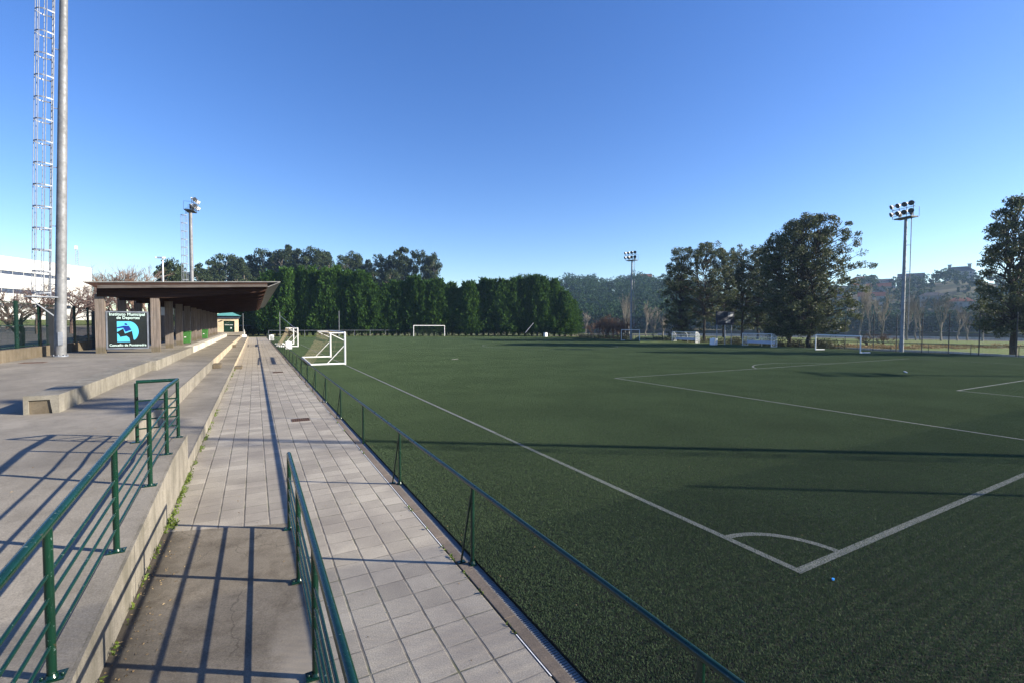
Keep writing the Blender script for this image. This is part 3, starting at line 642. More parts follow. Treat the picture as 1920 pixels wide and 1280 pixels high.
m = MB(); m.box((xl-.18, KY-.2, kt), (xr_+.18, KY+3.8, kt+.42)); m.build('fascia', 'kfascia', K)
m = MB(); a, b2, c, d2 = (xl-.5, KY-.5, kt+.42), (xr_+.5, KY-.5, kt+.42), (xr_+.5, KY+4.1, kt+.42), (xl-.5, KY+4.1, kt+.42); e, f = ((xl+xr_)/2-.2, KY+1.8, kt+1.25), ((xl+xr_)/2+.2, KY+1.8, kt+1.25)
m.add([a, b2, c, d2, e, f], [(0, 1, 5, 4), (1, 2, 5), (2, 3, 4, 5), (3, 0, 4), (0, 3, 2, 1)]); m.build('roof', 'kroof', K)
m = MB(); m.obox((xl+.7, KY-.12, kt-.35), (.16, 0, .03), (0, .1, 0), (0, 0, .06)); m.build('wall_lamp', 'dark', K)
m = MB(); m.box((xl-.5, KY-1.5, .9), (xr_+1.0, KY+4, kb-.001)); struct('kiosk_plinth', m, 'walk')
m = MB(); m.tube([(xr_+.7, KY+3, 1.4), (xr_+.7, KY+3, kt+.9)], .03, 6); tag(m.build('vent_pipe', 'steel'), 'thin grey pipe standing beside the kiosk wall', 'pipe')
# bits at the end of the path
x, y, _ = G(458, 627, .75); bx = thing('white_box', 'small white box with a post on the terrace steps near the kiosk', 'box', (x, 84, .29)); x = atY(458, 627, 84).x
m = MB(); m.box((x-.3, 83.8, .77), (x+.3, 84.3, 1.15)); m.build('box_body', 'white', bx, .02); m = MB(); m.tube([(x, 84.1, 1.151), (x, 84.1, 1.9)], .04, 6); m.build('post', 'white', bx)
# ================================================================== FLOODLIGHT MASTS
def lamp_mb(c, d, r=.30):
    m = MB(); g = MB(); d = V(d).normalized()
    m.lathe(V(c)-d*.32, [(0, 0), (.12, 0), (.14, .1), (r*.8, .2), (r, .34)], 14, d)
    g.lathe(V(c)+d*.0, [(0, 0), (r*.97, 0)], 14, d)
    m.box(V(c)-d*.42-V((.10, .10, .10)), V(c)-d*.42+V((.10, .10, .10)))
    return m, g
def mast(label, x, y, z, h, face, ladder, r0=.28, r1=.17, cage=False, lad_off=.6, lean=(0, 0)):
    """face: horizontal unit vector lamps look along; ladder: horizontal unit vector to the ladder side"""
    root = thing('floodlight_mast', label, 'floodlight', (x, y, z), 'floodlight masts around the pitch')
    f = V((face[0], face[1], 0)).normalized(); sd = V((-f.y, f.x, 0)); l = V((ladder[0], ladder[1], 0)).normalized(); ls = V((-l.y, l.x, 0))
    P = lambda hgt: V((x+lean[0]*hgt, y+lean[1]*hgt, z+hgt))
    m = MB(); n = 14
    m.tube([P(0), P(h*.35), P(h*.351), P(h*.68), P(h*.681), P(h)], [r0, r0*.68+r1*.32, r0*.66+r1*.34, r0*.36+r1*.64, r0*.33+r1*.67, r1], n)
    m.build('pole', 'galv' if cage else 'galvf', root)
    m = MB(); b = P(0); m.lathe((x, y, z+.002), [(r0*1.35, 0), (r0*1.35, .05), (r0*1.0, .05)], n)
    for k in range(8):
        a = k*math.pi/4; m.lathe((x+r0*1.2*math.cos(a), y+r0*1.2*math.sin(a), z+.05), [(.03, 0), (.03, .06), (0, .06)], 6)
    m.build('base_plate', 'galv2', root)
    m = MB(); c = P(1.3)+f*(r0*.9)*-1+sd*-.0
    m.obox(P(.9)-sd*(r0*.95), f*.09, sd*.05, (0, 0, .32)); m.build('service_box', 'galv2', root)
    # ladder (and cage)
    m = MB(); lo = 2.6 if not cage else 3.0; gap = lad_off; w = .22
    for s in (-1, 1): m.tube([P(lo)+l*gap+ls*w*s, P(h+.4)+l*(gap-(r0-r1)*.6)+ls*w*s], .022 if not cage else .025, 6)
    k = lo+.15
    while k < h: c = P(k)+l*(gap-(r0-r1)*.6*k/h); m.tube([c-ls*w, c+ls*w], .012, 5, False); k += .3
    k = lo+.15
    while k < h and not cage: c = P(k)+l*(gap-(r0-r1)*.6*k/h); m.bar(c-ls*w, c+ls*w, .03, .07); k += .75
    k = lo+.6
    while k < h:
        c = P(k)
        m.tube([c, c+l*gap], .022, 5, False); k += 2.9
    lad = m.build('ladder', 'galv2', root)
    if cage:
        m = MB(); hoops = np.arange(lo+.15, h, 1.05)
        for k in hoops:
            c = P(k)+l*(gap-(r0-r1)*.6*k/h); pts = [c+ls*w*1.2]+[c+l*.28+l*.36*math.sin(t)+ls*.34*math.cos(t) for t in np.linspace(.0, math.pi, 9)]+[c-ls*w*1.2]
            for p0, p1 in zip(pts, pts[1:]): m.bar(p0, p1, .012, .06)
        for t in np.linspace(0, math.pi, 5):
            o = lambda k: P(k)+l*(gap-(r0-r1)*.6*k/h)+l*.28+l*.365*math.sin(t)+ls*.345*math.cos(t)
            m.tube([o(hoops[0]), o(hoops[-1])], .018, 5)
        c = P(lo-.05)+l*(gap+.3); m.obox(c, l*.55, ls*.42, (0, 0, .025))
        m.bar(P(lo-1.0)+l*r0*.9, c+l*.5, .05, .05)
        m.build('ladder_cage', 'galv2', lad)
    # head
    m = MB(); c = P(h)
    m.obox(c+V((0, 0, .05)), sd*.95, f*.5, (0, 0, .06)); m.build('platform', 'dark', root)
    m = MB()
    for zz in (.35, 1.05, 1.45):
        a = c+f*.45+V((0, 0, zz)); m.tube([a-sd*(1.25 if zz > .9 else 1.1), a+sd*(1.25 if zz > .9 else 1.1)], .03, 6)
    for s in (-1.1, -.4, .4, 1.1): m.tube([c+f*.45+sd*s+V((0, 0, .05)), c+f*.45+sd*s+V((0, 0, 1.5))], .03, 6)
    for s in (-1, 1): m.tube([c-f*.5+sd*s+V((0, 0, .05)), c-f*.5+sd*s+V((0, 0, 1.1)), c+f*.45+sd*s+V((0, 0, 1.1))], .02, 5)
    m.obox(c+f*.15+sd*.7+V((0, 0, .55)), sd*.13, f*.1, (0, 0, .3)); m.obox(c+f*.15-sd*.5+V((0, 0, .55)), sd*.13, f*.1, (0, 0, .3))
    m.build('lamp_frame', 'dark', root)
    for j, zz in enumerate((.62, 1.55)):
        for k, s in enumerate((-1.25, -.42, .42, 1.25)):
            d = f+sd*(s*.45)+V((0, 0, -.42)); mm, g = lamp_mb(c+f*.75+sd*s*.86+V((0, 0, zz*.9)), d, .28)
            o = mm.build('floodlight', 'whiteb', root); g.build('lens', 'lampglass', o)
    return root
mx, my, _ = G(113, 668, 1.2)
mast('tall galvanised floodlight mast with a caged ladder beside the low fence wall', mx, my, ZB, 18.6, (1, .25), (-.92, -.40), .235, .155, True, .40, (.030, 0))
p = atY(357, 397, 75)
mast('galvanised floodlight mast with a caged ladder rising behind the shelter roof', p.x-.0, 75, ZB, p.z-ZB, (1, -.15), (-.9, -.4), .26, .2, True, .5)
x, y, _ = G(1690, 660); mast('slim floodlight mast with eight round lamps behind the tall dark fence', x, y, -.1, 14.85, (-.9, .25), (.45, -.9), .20, .135, False, .52)
x, y, _ = G(1183, 638); mast('slim floodlight mast behind the small far goal, left of the evergreen trees', x, y, -.1, 15.0, (-.95, -.25), (.5, -.87), .20, .135, False, .52)
mast('slim floodlight mast on the far touchline beyond the tree by the fence', 61.5, -5.2, -.1, 14.9, (-.8, .5), (.6, -.8), .20, .13)
mast('slim floodlight mast standing behind the near goal line', 26.9, -4.2, -.1, 15.6, (0, 1), (0, -1), .16, .10)
# near ball-stop posts and net behind the goal line
NY = -1.5; NH = 5.75
for i, (x, lab) in enumerate(((3.9, 'ball-stop net post behind the near goal line, closest to the path'), (17.9, 'ball-stop net post behind the near goal line, second from the path'), (32.0, 'ball-stop net post behind the near goal line, third from the path'), (46.0, 'ball-stop net post behind the near goal line, farthest from the path'))):
    m = MB(); m.tube([(x, NY, 0), (x, NY, NH)], .045, 8); tag(m.build('net_post', 'green'), lab, 'post', 'ball-stop posts behind the near goal line')
m = MB()
for x in np.arange(3.9, 46, .13): m.tube([(x, NY+.08, .05), (x, NY+.08, NH-.05)], .007, 3, False)
for z in np.arange(.05, NH, .13): m.tube([(3.9, NY+.08, z), (46, NY+.08, z)], .007, 3, False)
tag(m.build('ball_net', 'netg'), 'wide green ball-stop net hung between the posts behind the near goal line', 'net')
# ================================================================== GOALS
def net_between(m, rows, r=.006, step=1):
    """rows: list of polylines with equal counts; draws warp and weft"""
    for row in rows: m.tube(row, r, 3, False)
    for j in range(len(rows[0])): m.tube([row[j] for row in rows], r, 3, False)
def goal(label, p0, p1, h, back, depth_top, depth_bot, r, group, struts=True, netr=.005, mat='white', netmat='net', base=True):
    p0, p1 = V(p0), V(p1); b = V((back[0], back[1], 0)).normalized(); u = V((0, 0, 1)); w = (p1-p0)
    root = thing('football_goal', label, 'goal', (p0+p1)/2, group)
    for p in (p0, p1):
        m = MB(); m.tube([p, p+u*h], r, 10); m.build('post', mat, root)
    m = MB(); m.tube([p0+u*h, p1+u*h], r, 10); m.build('crossbar', mat, root)
    if base:
        for p in (p0, p1):
            m = MB(); m.tube([p+u*r, p+b*depth_bot+u*r], r, 8); m.build('base_bar', mat, root)
            if struts:
                m = MB(); m.tube([p+u*(h-.03), p+b*depth_top+u*(h-.03)], r*.5, 6); m.tube([p+b*depth_top+u*(h-.04), p+u*(h*.74)], r*.45, 6); m.tube([p+u*(h*.62), p+b*depth_bot*.55+u*r], r*.45, 6); m.build('brace', mat, root)
        if struts:
            m = MB(); m.tube([p0+b*depth_bot+u*r, p1+b*depth_bot+u*r], r, 8); m.build('rear_bar', mat, root)
            m = MB(); m.tube([p0+b*depth_top+u*(h-.03), p1+b*depth_top+u*(h-.03)], r*.4, 6); m.build('net_bar', mat, root)
    if netr:
        m = MB(); k = 24; rows = []
        for t in np.linspace(0, 1, k+1):
            q_ = p0+w*t; dt = depth_top; rows.append([q_+u*(h-.02), q_+b*dt*.5+u*(h-.05), q_+b*dt+u*(h-.06)]+[q_+b*(dt+(depth_bot-dt)*s**1.6)+u*(h*(1-s)) for s in np.linspace(.1, .98, 9)])
        net_between(m, rows, netr)
        for p in (p0, p1):
            rr = []
            for s in np.linspace(0, 1, 8):
                rr.append([p+u*(h*(1-s)), p+b*(depth_top+(depth_bot-depth_top)*s**1.6)*.5+u*(h*(1-s)), p+b*(depth_top+(depth_bot-depth_top)*s**1.6)+u*(h*(1-s))])
            net_between(m, rr, netr)
        m.build('goal_net', netmat, root)
    return root
goal('large white portable goal with a tan net on the near touchline', (5.62, 34.9, TZ), (5.72, 42.9, TZ), 2.24, (-1, -.02), 1.05, 2.25, .065, 'portable goals along the pitch')
goal('white portable goal farther along the near touchline, beyond the white weight box', (4.72, 64.0, TZ), (4.75, 71.6, TZ), 2.3, (-1, -.02), 1.0, 2.1, .065, 'portable goals along the pitch', True, .007)
a, b2 = atY(775.5, 630, 105), atY(833.5, 630, 105)
goal('white full-size goal at the far end in front of the conifer hedge', (a.x, 105, TZ), (b2.x, 105, TZ), 2.5, (0, 1), .8, 1.8, .075, None, False, .012, 'white', 'netg', False)
goal('white goal without a net on the far touchline, right of the team shelters', tuple(G(1529, 656, TZ)), tuple(G(1613, 662, TZ)), 1.78, (1, -.35), .5, 1.2, .06, 'portable goals along the pitch', False, 0)
goal('small white goal without a net around the foot of the far floodlight mast', tuple(G(1165, 638, TZ)), tuple(G(1199, 639, TZ)), 1.95, (1, .2), .5, 1.0, .05, 'portable goals along the pitch', False, 0)
# white boxes
def wbox(px, py, Y, wd, ht, lab, z=TZ):
    p = atY(px, py, Y); b = thing('ballast_box', lab, 'box', (p.x, Y, z), 'white ballast boxes around the pitch')
    m = MB(); m.box((p.x-wd/2, Y-wd/2, z+.03), (p.x+wd/2, Y+wd/2, z+ht)); m.build('box_body', 'whiteb', b, .04)
    m = MB(); m.box((p.x-wd/2+.06, Y-wd/2+.06, z), (p.x+wd/2-.06, Y+wd/2-.06, z+.031)); m.box((p.x-wd*.2, Y-wd*.2, z+ht), (p.x+wd*.2, Y+wd*.2, z+ht+.05)); m.build('lid', 'white', b, .01)
wbox(541, 650, 58.5, .66, .86, 'white square box beside the second portable goal on the near touchline')
wbox(509, 634, 88, .72, .95, 'white box at the far end of the kerb railing')
x, y, _ = G(1023, 632); wbox(1023, 631, 91.5, .72, .95, 'white box far behind the centre circle near the end of the hedge')
x, y, _ = G(1338, 647); wbox(1338, 646, y, .78, .98, 'white box between the two team shelters')
for i, (px, py) in enumerate(((524, 646), (527, 650))):
    p = G(px, py, TZ); m = MB(); m.tube([p+V((-.55, 0, .12)), p+V((.55, 0, .12))], .09, 8); m.box(p+V((-.5, -.05, 0)), p+V((-.4, .05, .05))); m.box(p+V((.4, -.05, 0)), p+V((.5, .05, .05)))
    tag(m.build('goal_weight', 'white'), ('white tubular goal weight lying by the railing, farther one', 'white tubular goal weight lying by the railing, nearer one')[i], 'weight', 'goal weights by the railing')
# ------------------------------------------------------------------ team shelters and scoreboard
def dugout(lab, pa, pb, gl):
    a, b2 = V((pa[0], pa[1], TZ)), V((pb[0], pb[1], TZ)); d = (b2-a).normalized(); f = V((-d.y, d.x, 0)); f = f if f.x < 0 else -f; u = V((0, 0, 1))
    root = thing('team_shelter', lab, 'shelter', (a+b2)/2, 'team shelters on the far touchline'); back = -f; hh = 1.72
    m = MB()
    for p in (a, b2, (a+b2)/2):
        m.tube([p+back*1.0, p+back*.95+u*(hh-.5), p+back*.5+u*(hh-.05), p+u*hh], .04, 6)
    for p in (a, b2): m.tube([p, p+u*hh], .045, 6); m.tube([p+u*.05, p+back*1.0+u*.05], .04, 6)
    m.tube([a+u*hh, b2+u*hh], .045, 6); m.tube([a+back*.95+u*(hh-.5), b2+back*.95+u*(hh-.5)], .035, 6); m.build('frame', 'white', root)
    for p in (a, b2):
        m = MB(); m.prism([p+back*.05, p+back*.98, p+back*.93+u*(hh-.5), p+back*.5+u*(hh-.08), p+back*.05+u*(hh-.05)], d*.02); m.build('side_panel', MAT['acrylic'], root)
    m = MB(); m.prism([a+back*.94+u*.6, a+back*.94+u*(hh-.5), a+back*.5+u*(hh-.06), a+back*.02+u*hh, a+back*.02+u*(hh-.02), a+back*.48+u*(hh-.08), a+back*.92+u*(hh-.52), a+back*.92+u*.6], (b2-a)); m.build('canopy', MAT['acrylic'], root)
    m = MB(); m.obox((a+b2)/2+back*.5+u*.42, (b2-a)/2*.96, f*.22, (0, 0, .03)); m.obox((a+b2)/2+back*.74+u*.62, (b2-a)/2*.96, f*.02, (0, 0, .17)); m.build('seat', 'seatw', root)
def acrylic():
    n = N('clear_shelter_sheet'); n.fin((.75, .78, .8), .25); t = n.n('ShaderNodeBsdfTransparent'); mx = n.n('ShaderNodeMixShader'); mx.inputs[0].default_value = .17
    n.t.links.new(t.outputs[0], mx.inputs[1]); n.t.links.new(n.b.outputs[0], mx.inputs[2]); n.t.links.new(mx.outputs[0], n.out.inputs[0]); return n.m
MAT['acrylic'] = acrylic()
dugout('white team shelter with clear panels left of the scoreboard', G(1260, 641), G(1304, 643), None)
dugout('white team shelter with clear panels between the scoreboard and the big trees', G(1392, 648), G(1446, 651), None)
a, b2 = atY(1343, 600, 46.5), atY(1376, 600, 45.9); s = thing('scoreboard', 'dark blue scoreboard with four faded windows on two posts before the trees', 'scoreboard', (a.x, 46.2, -.1))
D_ = V((b2.x-a.x, b2.y-a.y, 0)); Dn = D_.normalized(); fn = V((-Dn.y, Dn.x, 0)); fn = fn if fn.x < 0 else -fn
zt_, zb_ = atY(1360, 584, 46.2).z, atY(1360, 609.5, 46.2).z; mid = (a+b2)/2; mid.z = 0
m = MB(); m.obox(mid+V((0, 0, (zt_+zb_)/2)), D_/2, fn*.1, (0, 0, (zt_-zb_)/2)); m.build('board', 'screen', s)
for u_, v_, w_, h_, mt in ((-.55, .52, .3, .3, 'kfascia'), (.55, .55, .30, .32, 'steel'), (-.42, -.5, .42, .2, 'kfascia'), (.28, -.5, .26, .26, 'steel')):
    m = MB(); m.obox(mid+D_/2*u_+fn*.103+V((0, 0, (zt_+zb_)/2+v_*(zt_-zb_)/2)), D_/2*w_, fn*.004, (0, 0, (zt_-zb_)/2*h_)); m.build('number_window', mt, s)
for u_ in (-.9, 0, .75):
    m = MB(); q_ = mid+D_/2*u_; m.tube([q_+V((0, 0, -.1)), q_+V((0, 0, zb_+.01))], .07 if u_ else .09, 6); m.build('leg', 'steel', s)
# ------------------------------------------------------------------ far ball-stop posts
for i, (px, ptop, Y) in enumerate(((525, 585, 113.5), (636, 583, 113.2), (743, 590, 112.8), (865, 592, 109.5), (938, 594, 104))):
    p = atY(px, 628, Y); t = atY(px, ptop, Y); m = MB(); m.tube([(p.x, Y, -.1), (p.x, Y, t.z)], .05, 6)
    o = m.build('net_post', 'steel'); tag(o, f'thin grey net post in front of the hedge, {nth(i+1)} from the kiosk end', 'post', 'net posts in front of the hedge')
for (pa, pb, Ya, Yb, lab) in (((526, 593), (553, 616), 113.4, 104, 'slanted pale stay running down from the first net post behind the goals'), ((1000, 606), (985, 624), 96, 93, 'slanted pale stay near the right end of the hedge')):
    m = MB(); m.tube([atY(*pa, Ya), atY(*pb, Yb)], .06, 6); tag(m.build('stay_pole', 'galv2'), lab, 'pole')
# ------------------------------------------------------------------ tall fence on the right
posts = [G(px, py, -.1) for px, py in ((1520, 652), (1584, 655), (1637, 657), (1680, 660), (1728, 661), (1778, 664), (1835, 667), (1905, 671), (1990, 676))]
fr = thing('tall_fence', 'tall dark wire fence with slim posts beyond the right-hand goal', 'fence', posts[0])
for i, p in enumerate(posts):
    hgt = 4.35; m = MB(); m.tube([p, p+V((0, 0, hgt))], .05, 6); m.build('post', 'dark', fr)
m = MB()
for a, b2 in zip(posts, posts[1:]):
    for z in (.1, 1.0, 4.3): m.tube([a+V((0, 0, z)), b2+V((0, 0, z))], .012 if z > 2 else .02, 4, False)
    L = (b2-a).length
    for t in np.arange(0, 1, .16/L*2): m.tube([a+(b2-a)*t, a+(b2-a)*t+V((0, 0, 4.3))], .0022, 3, False)
    for z in np.arange(.15, 4.3, .3): m.tube([a+V((0, 0, z)), b2+V((0, 0, z))], .002, 3, False)
m.build('wire_mesh', 'dark', fr)
kp = [G(px, py, -.1)+V((.5, .1, 0)) for px, py in ((1540, 652), (1640, 657.5), (1700, 659.5), (1780, 662.5), (1850, 667), (1920, 671), (2000, 676))]
m = MB()
for a, b2 in zip(kp, kp[1:]): m.bar(a+V((0, 0, .12)), b2+V((0, 0, .12)), .14, .26)
tag(m.build('low_kerb_wall', 'white_wall'), 'low white kerb running along the foot of the tall dark fence', 'kerb')
# ================================================================== LEFT SIDE: fence, car park, building
FX = -9.35
fw = thing('fence_wall', 'low stained concrete wall carrying the green panel fence', 'wall', (FX, 28, 1.0))
m = MB()
def fz(y): return wz(-9, y) if y < 26.4 else 1.2
for y0, y1 in ((3, 14.8), (14.8, 25.8), (25.8, 33.0), (36.3, 40.2)):
    z0, z1 = fz(y0), fz(y1); m.add([(FX-.28, y0, z0-.6), (FX, y0, z0-.6), (FX, y0, z0+.52), (FX-.28, y0, z0+.52), (FX-.28, y1, z1-.6), (FX, y1, z1-.6), (FX, y1, z1+.52), (FX-.28, y1, z1+.52)], [(0, 1, 2, 3), (1, 5, 6, 2), (2, 6, 7, 3), (3, 7, 4, 0), (5, 4, 7, 6)])
m.build('wall_block', 'lowwall', fw)
pf = thing('panel_fence', 'green bar fence with wide flat posts on the low concrete wall', 'fence', (FX, 28, 1.5))
yy = 6.0; fx = FX-.14
posts_y = []
while yy < 84: posts_y.append(yy); yy += 2.62
m = MB()
for y in posts_y:
    z = fz(y)+.5; pm = MB(); pm.box((fx-.03, y-.14, z), (fx+.03, y+.14, z+2.18)); pm.build('post', 'pgreen', pf)
for a, b2 in zip(posts_y, posts_y[1:]):
    za, zb = fz(a)+.55, fz(b2)+.55
    for h in (.05, 1.0, 2.05): m.bar((fx, a+.14, za+h), (fx, b2-.14, zb+h), .03, .03)
    for t in np.arange(.16, 2.5, .11):
        z = za+(zb-za)*t/2.62; m.add([(fx-.004, a+t-.003, z), (fx+.004, a+t-.003, z), (fx+.004, a+t+.003, z), (fx-.004, a+t+.003, z), (fx-.004, a+t-.003, z+2.05), (fx+.004, a+t-.003, z+2.05), (fx+.004, a+t+.003, z+2.05), (fx-.004, a+t+.003, z+2.05)], [(0, 1, 5, 4), (1, 2, 6, 5), (2, 3, 7, 6), (3, 0, 4, 7)])
m.build('bars', 'pgreen', pf)
for lab, y, dy in (('broad dark gate pillar in the fence just behind the tall mast', 33.6, 0), ('broad dark gate pillar in the fence just left of the shelter', 41.5, 0)):
    m = MB(); m.box((FX-.25, y-.2, 1.2), (FX+.05, y+.2, 3.62)); tag(m.build('gate_pillar', 'dark'), lab, 'pillar', 'gate pillars in the fence')
for i, (px, Y) in enumerate(((156, 41), (171, 42.5))):
    p = atY(px, 655, Y); m = MB(); m.prism([(p.x-.45, Y, 1.201), (p.x+.35, Y, 1.201), (p.x+.15, Y, 1.95), (p.x-.35, Y, 2.05)], (0, .5, 0)); tag(m.build('concrete_block', 'bench', None, .02), ('small sloping concrete block by the fence, the one nearer the mast', 'small sloping concrete block by the fence, the one nearer the shelter')[i], 'block', 'sloping concrete blocks by the fence')
# car park and lawn bank: planes rising towards the building; s = distance along NB
NB = V((-.889, .459, 0)); TB = V((.459, .889, 0))
def sp3(s, t, z): p = NB*s+TB*t; return (p.x, p.y, z)
def slab(name, s0, z0, s1, z1, mat, t0=-80, t1=210):
    m = MB(); n = 12
    for i in range(n):
        ta, tb = t0+(t1-t0)*i/n, t0+(t1-t0)*(i+1)/n; m.quad(sp3(s0, ta, z0), sp3(s1, ta, z1), sp3(s1, tb, z1), sp3(s0, tb, z0))
    return struct(name, m, mat)
m = MB()
def clipz(s): return 1.0+max(0, s-22)*(2.3-1.0)/(60-22)
pts = []
for k in range(14):
    y0, y1 = -20+k*10, -10+k*10
    def edge(y, s):    # point on the line of constant s at fence-side X or further
        return None
    vs = []
    for y in (y0, y1):
        s0 = -.889*(FX-.1)+.459*y; t0 = .459*(FX-.1)+.889*y; vs.append((s0, t0))
    (sa, ta), (sb, tb) = vs
    if sa > 58: break
    sb = min(sb, 59); m.quad(sp3(sa, ta, clipz(sa)-.12), sp3(sb, tb, clipz(sb)-.12), sp3(60, tb, 2.3), sp3(60, ta, 2.3))
struct('car_park', m, 'asphalt')
slab('footpath', 60.01, 2.32, 62.5, 2.42, 'walk'); slab('lawn_bank', 62.51, 2.44, 77, 3.35, 'lawn'); slab('upper_ground', 77.01, 3.34, 190, 3.36, 'lawn')
# white building
bl = thing('white_building', 'long white three-storey building with dark window bands beyond the fence', 'building', sp3(78, 92, 3.3))
tE = 92.0; tS = 10; zb = 3.2
def roofz(t): return 13.15+(t-tE)*.0
segs = [(zb, 5.6), (6.35, 8.35), (9.1, 10.55), (11.15, 13.15)]
m = MB()
def sbox(m, s0, s1, t0, t1, z0, z1):
    m.add([sp3(s, t, z) for z in (z0, z1) for s, t in ((s0, t0), (s1, t0), (s1, t1), (s0, t1))], [(0, 3, 2, 1), (4, 5, 6, 7), (0, 1, 5, 4), (1, 2, 6, 5), (2, 3, 7, 6), (3, 0, 4, 7)])
ZR = 13.3
bands = [(5.4, 5.9), (7.5, 8.25), (10.5, 11.06)]
zz = zb
for (a, b2) in bands+[(ZR, ZR)]:
    sbox(m, 78, 90, tS, tE, zz, a); zz = b2
for (a, b2) in bands: sbox(m, 78, 90, tE-4.5, tE, a, b2)
m.build('wall', 'bldg', bl)
for a, b2 in bands:
    m = MB(); sbox(m, 78.12, 89, tS, tE-4.5, a, b2); wn = m.build('window_band', 'window', bl)
    m = MB()
    for k in range(43): t = tS+1+k*1.75; sbox(m, 78.10, 78.119, t, t+(.05 if k % 4 else .16), a, b2)
    m.build('mullion', 'bldg', wn)
m = MB(); sbox(m, 78.3, 90, tE+.002, tE+.05, zb, ZR-.1); m.build('side_wall', 'bldg_shade', bl)  # white end face with its shade put into the beige colour
m = MB(); sbox(m, 77.9, 78, tE-40, tE-30, zb, 5.0)
m.build('entrance_panel', 'window', bl)
an = thing('antenna_mast', 'thin lattice antenna mast on the roof of the white building', 'antenna', sp3(80, tE-7.5, ZR))
p = atD(148, 84, 0); m = MB()
for dx in (-.18, .18): m.tube([(p.x+dx, p.y, ZR-.2), (p.x+dx, p.y, ZR+2.6)], .05, 5)
for z in np.arange(ZR, ZR+2.6, .4): m.tube([(p.x-.18, p.y, z), (p.x+.18, p.y, z+.3)], .03, 4)
m.build('lattice', 'steel', an); m = MB(); m.box((p.x-.25, p.y-.15, ZR+2.6), (p.x+.1, p.y+.15, ZR+3.2)); m.build('antenna', 'whiteb', an)
# street lamp behind the shelter
p = atY(305, 485, 78); sl_ = thing('street_lamp', 'white street lamp with a flat arm head rising behind the shelter roof', 'street lamp', (p.x, 78, 1.2))
m = MB(); m.tube([(p.x, 78, 1.2), (p.x, 78, p.z)], [.11, .07], 8); m.build('pole', 'white', sl_)
q_ = atY(294, 484.5, 77.5); m = MB(); m.tube([(p.x, 78, p.z), (q_.x+.5, 77.7, q_.z+.1)], .05, 6); m.obox((q_.x+.35, 77.6, q_.z+.1), (.55, .15, .03), (-.04, .16, 0), (0, 0, .09)); m.build('lamp_head', 'white', sl_)
# ================================================================== TREES
def limb(m, p0, p1, r0, r1, rng, seg=4, wob=.08, n=6):
    p0, p1 = np.array(p0, float), np.array(p1, float); L = np.linalg.norm(p1-p0); pts = []
    for i in range(seg+1):
        t = i/seg; pts.append(tuple(p0+(p1-p0)*t+(rng.normal(size=3)*wob*L*math.sin(math.pi*t))))
    m.tube(pts, [r0+(r1-r0)*i/seg for i in range(seg+1)], n, False)
def tri_cards(*a, **k): return cards(*a, **k)
def mk_leafy(name, h, w, seed, mats, clear=.16, nclump=60, per=130, leafL=.34, leafW=.17, blob=.95, lean=0., trunk_r=.3, shape='round', leaders=3, up=.0, gap=0.):
    """crown and trunk meshes of one broad tree, base at the origin"""
    rng = np.random.default_rng(seed); m = MB(); C = []
    tops = []
    for k in range(leaders):
        a = rng.uniform(0, 6.28); rr = w*.5*rng.uniform(.05, .42); tops.append(np.array([rr*math.cos(a)+lean*h, rr*math.sin(a), h*rng.uniform(.72, .95)]))
    fork = np.array([lean*h*.25, 0, h*clear*rng.uniform(1.0, 1.35)])
    m.tube([(0, 0, -.2), (0, 0, .25), tuple(fork*.55+rng.normal(size=3)*.06), tuple(fork)], [trunk_r*1.5, trunk_r*1.05, trunk_r*.9, trunk_r*.8], 9, False)
    for tp in tops: limb(m, fork, tp, trunk_r*.6, .03, rng, 7, .05, 7)
    tries = 0
    while len(C) < nclump and tries < 4000:
        tries += 1; z = rng.uniform(clear*1.15, 1.0); t = (z-clear)/(1-clear)
        if shape == 'round': env = math.sqrt(max(0, 1-((t-.48)/.54)**2))
        elif shape == 'umbrella': env = (t**.55)*math.sqrt(max(0, 1-((t-.62)/.40)**2)) if t > .25 else .25*t*2
        elif shape == 'cone': env = (1-t)**.75+.08
        elif shape == 'egg': env = math.sqrt(max(0, 1-((t-.36)/.66)**2))*.95
        else: env = 1
        a = rng.uniform(0, 6.28); rr = env*w*.5*math.sqrt(rng.uniform(.05, 1))*(1+.18*math.sin(3*a+seed)+.10*math.sin(5*a+z*9))
        c = np.array([rr*math.cos(a)+lean*h*z, rr*math.sin(a), z*h*1.0])
        if gap and any(np.linalg.norm((c-d)*np.array([1, 1, 1.3])) < gap for d in C): continue
        C.append(c)
    P = []
    for c in C:
        tp = tops[int(np.argmin([np.linalg.norm(c[:2]-t_[:2]*min(1, c[2]/t_[2])) for t_ in tops]))]
        s = max(.05, min(.92, (c[2]-h*.12-fork[2])/(tp[2]-fork[2]))); p = fork+(tp-fork)*s
        limb(m, p, c, .06*h/14, .012, rng, 3, .07, 4)
        k = int(per*rng.uniform(.55, 1.35)); b = blob*rng.uniform(.65, 1.25)
        q_ = rng.normal(size=(k, 3)); q_ /= np.linalg.norm(q_, axis=1)[:, None]; q_ *= (rng.uniform(0, 1, k)**.42)[:, None]*b; q_[:, 2] *= .8
        P.append(c+q_)
    P = np.concatenate(P); vs, qd = cards(P, leafL, leafW, rng, up)
    tm = bpy.data.meshes.new(name+'_trunk'); tm.from_pydata(m.v, [], m.f); tm.polygons.foreach_set('use_smooth', m.sm); tm.materials.append(MAT[mats[0]])
    return npmesh(name+'_crown', vs, qd, mats[1]), tm
def put_tree(name, label, cat, loc, meshes, rz=0, sc=(1, 1, 1), group=None):
    r = thing(name, label, cat, loc, group, rz); r.scale = sc
    link('trunk', meshes[1], r); link('crown', meshes[0], r); return r
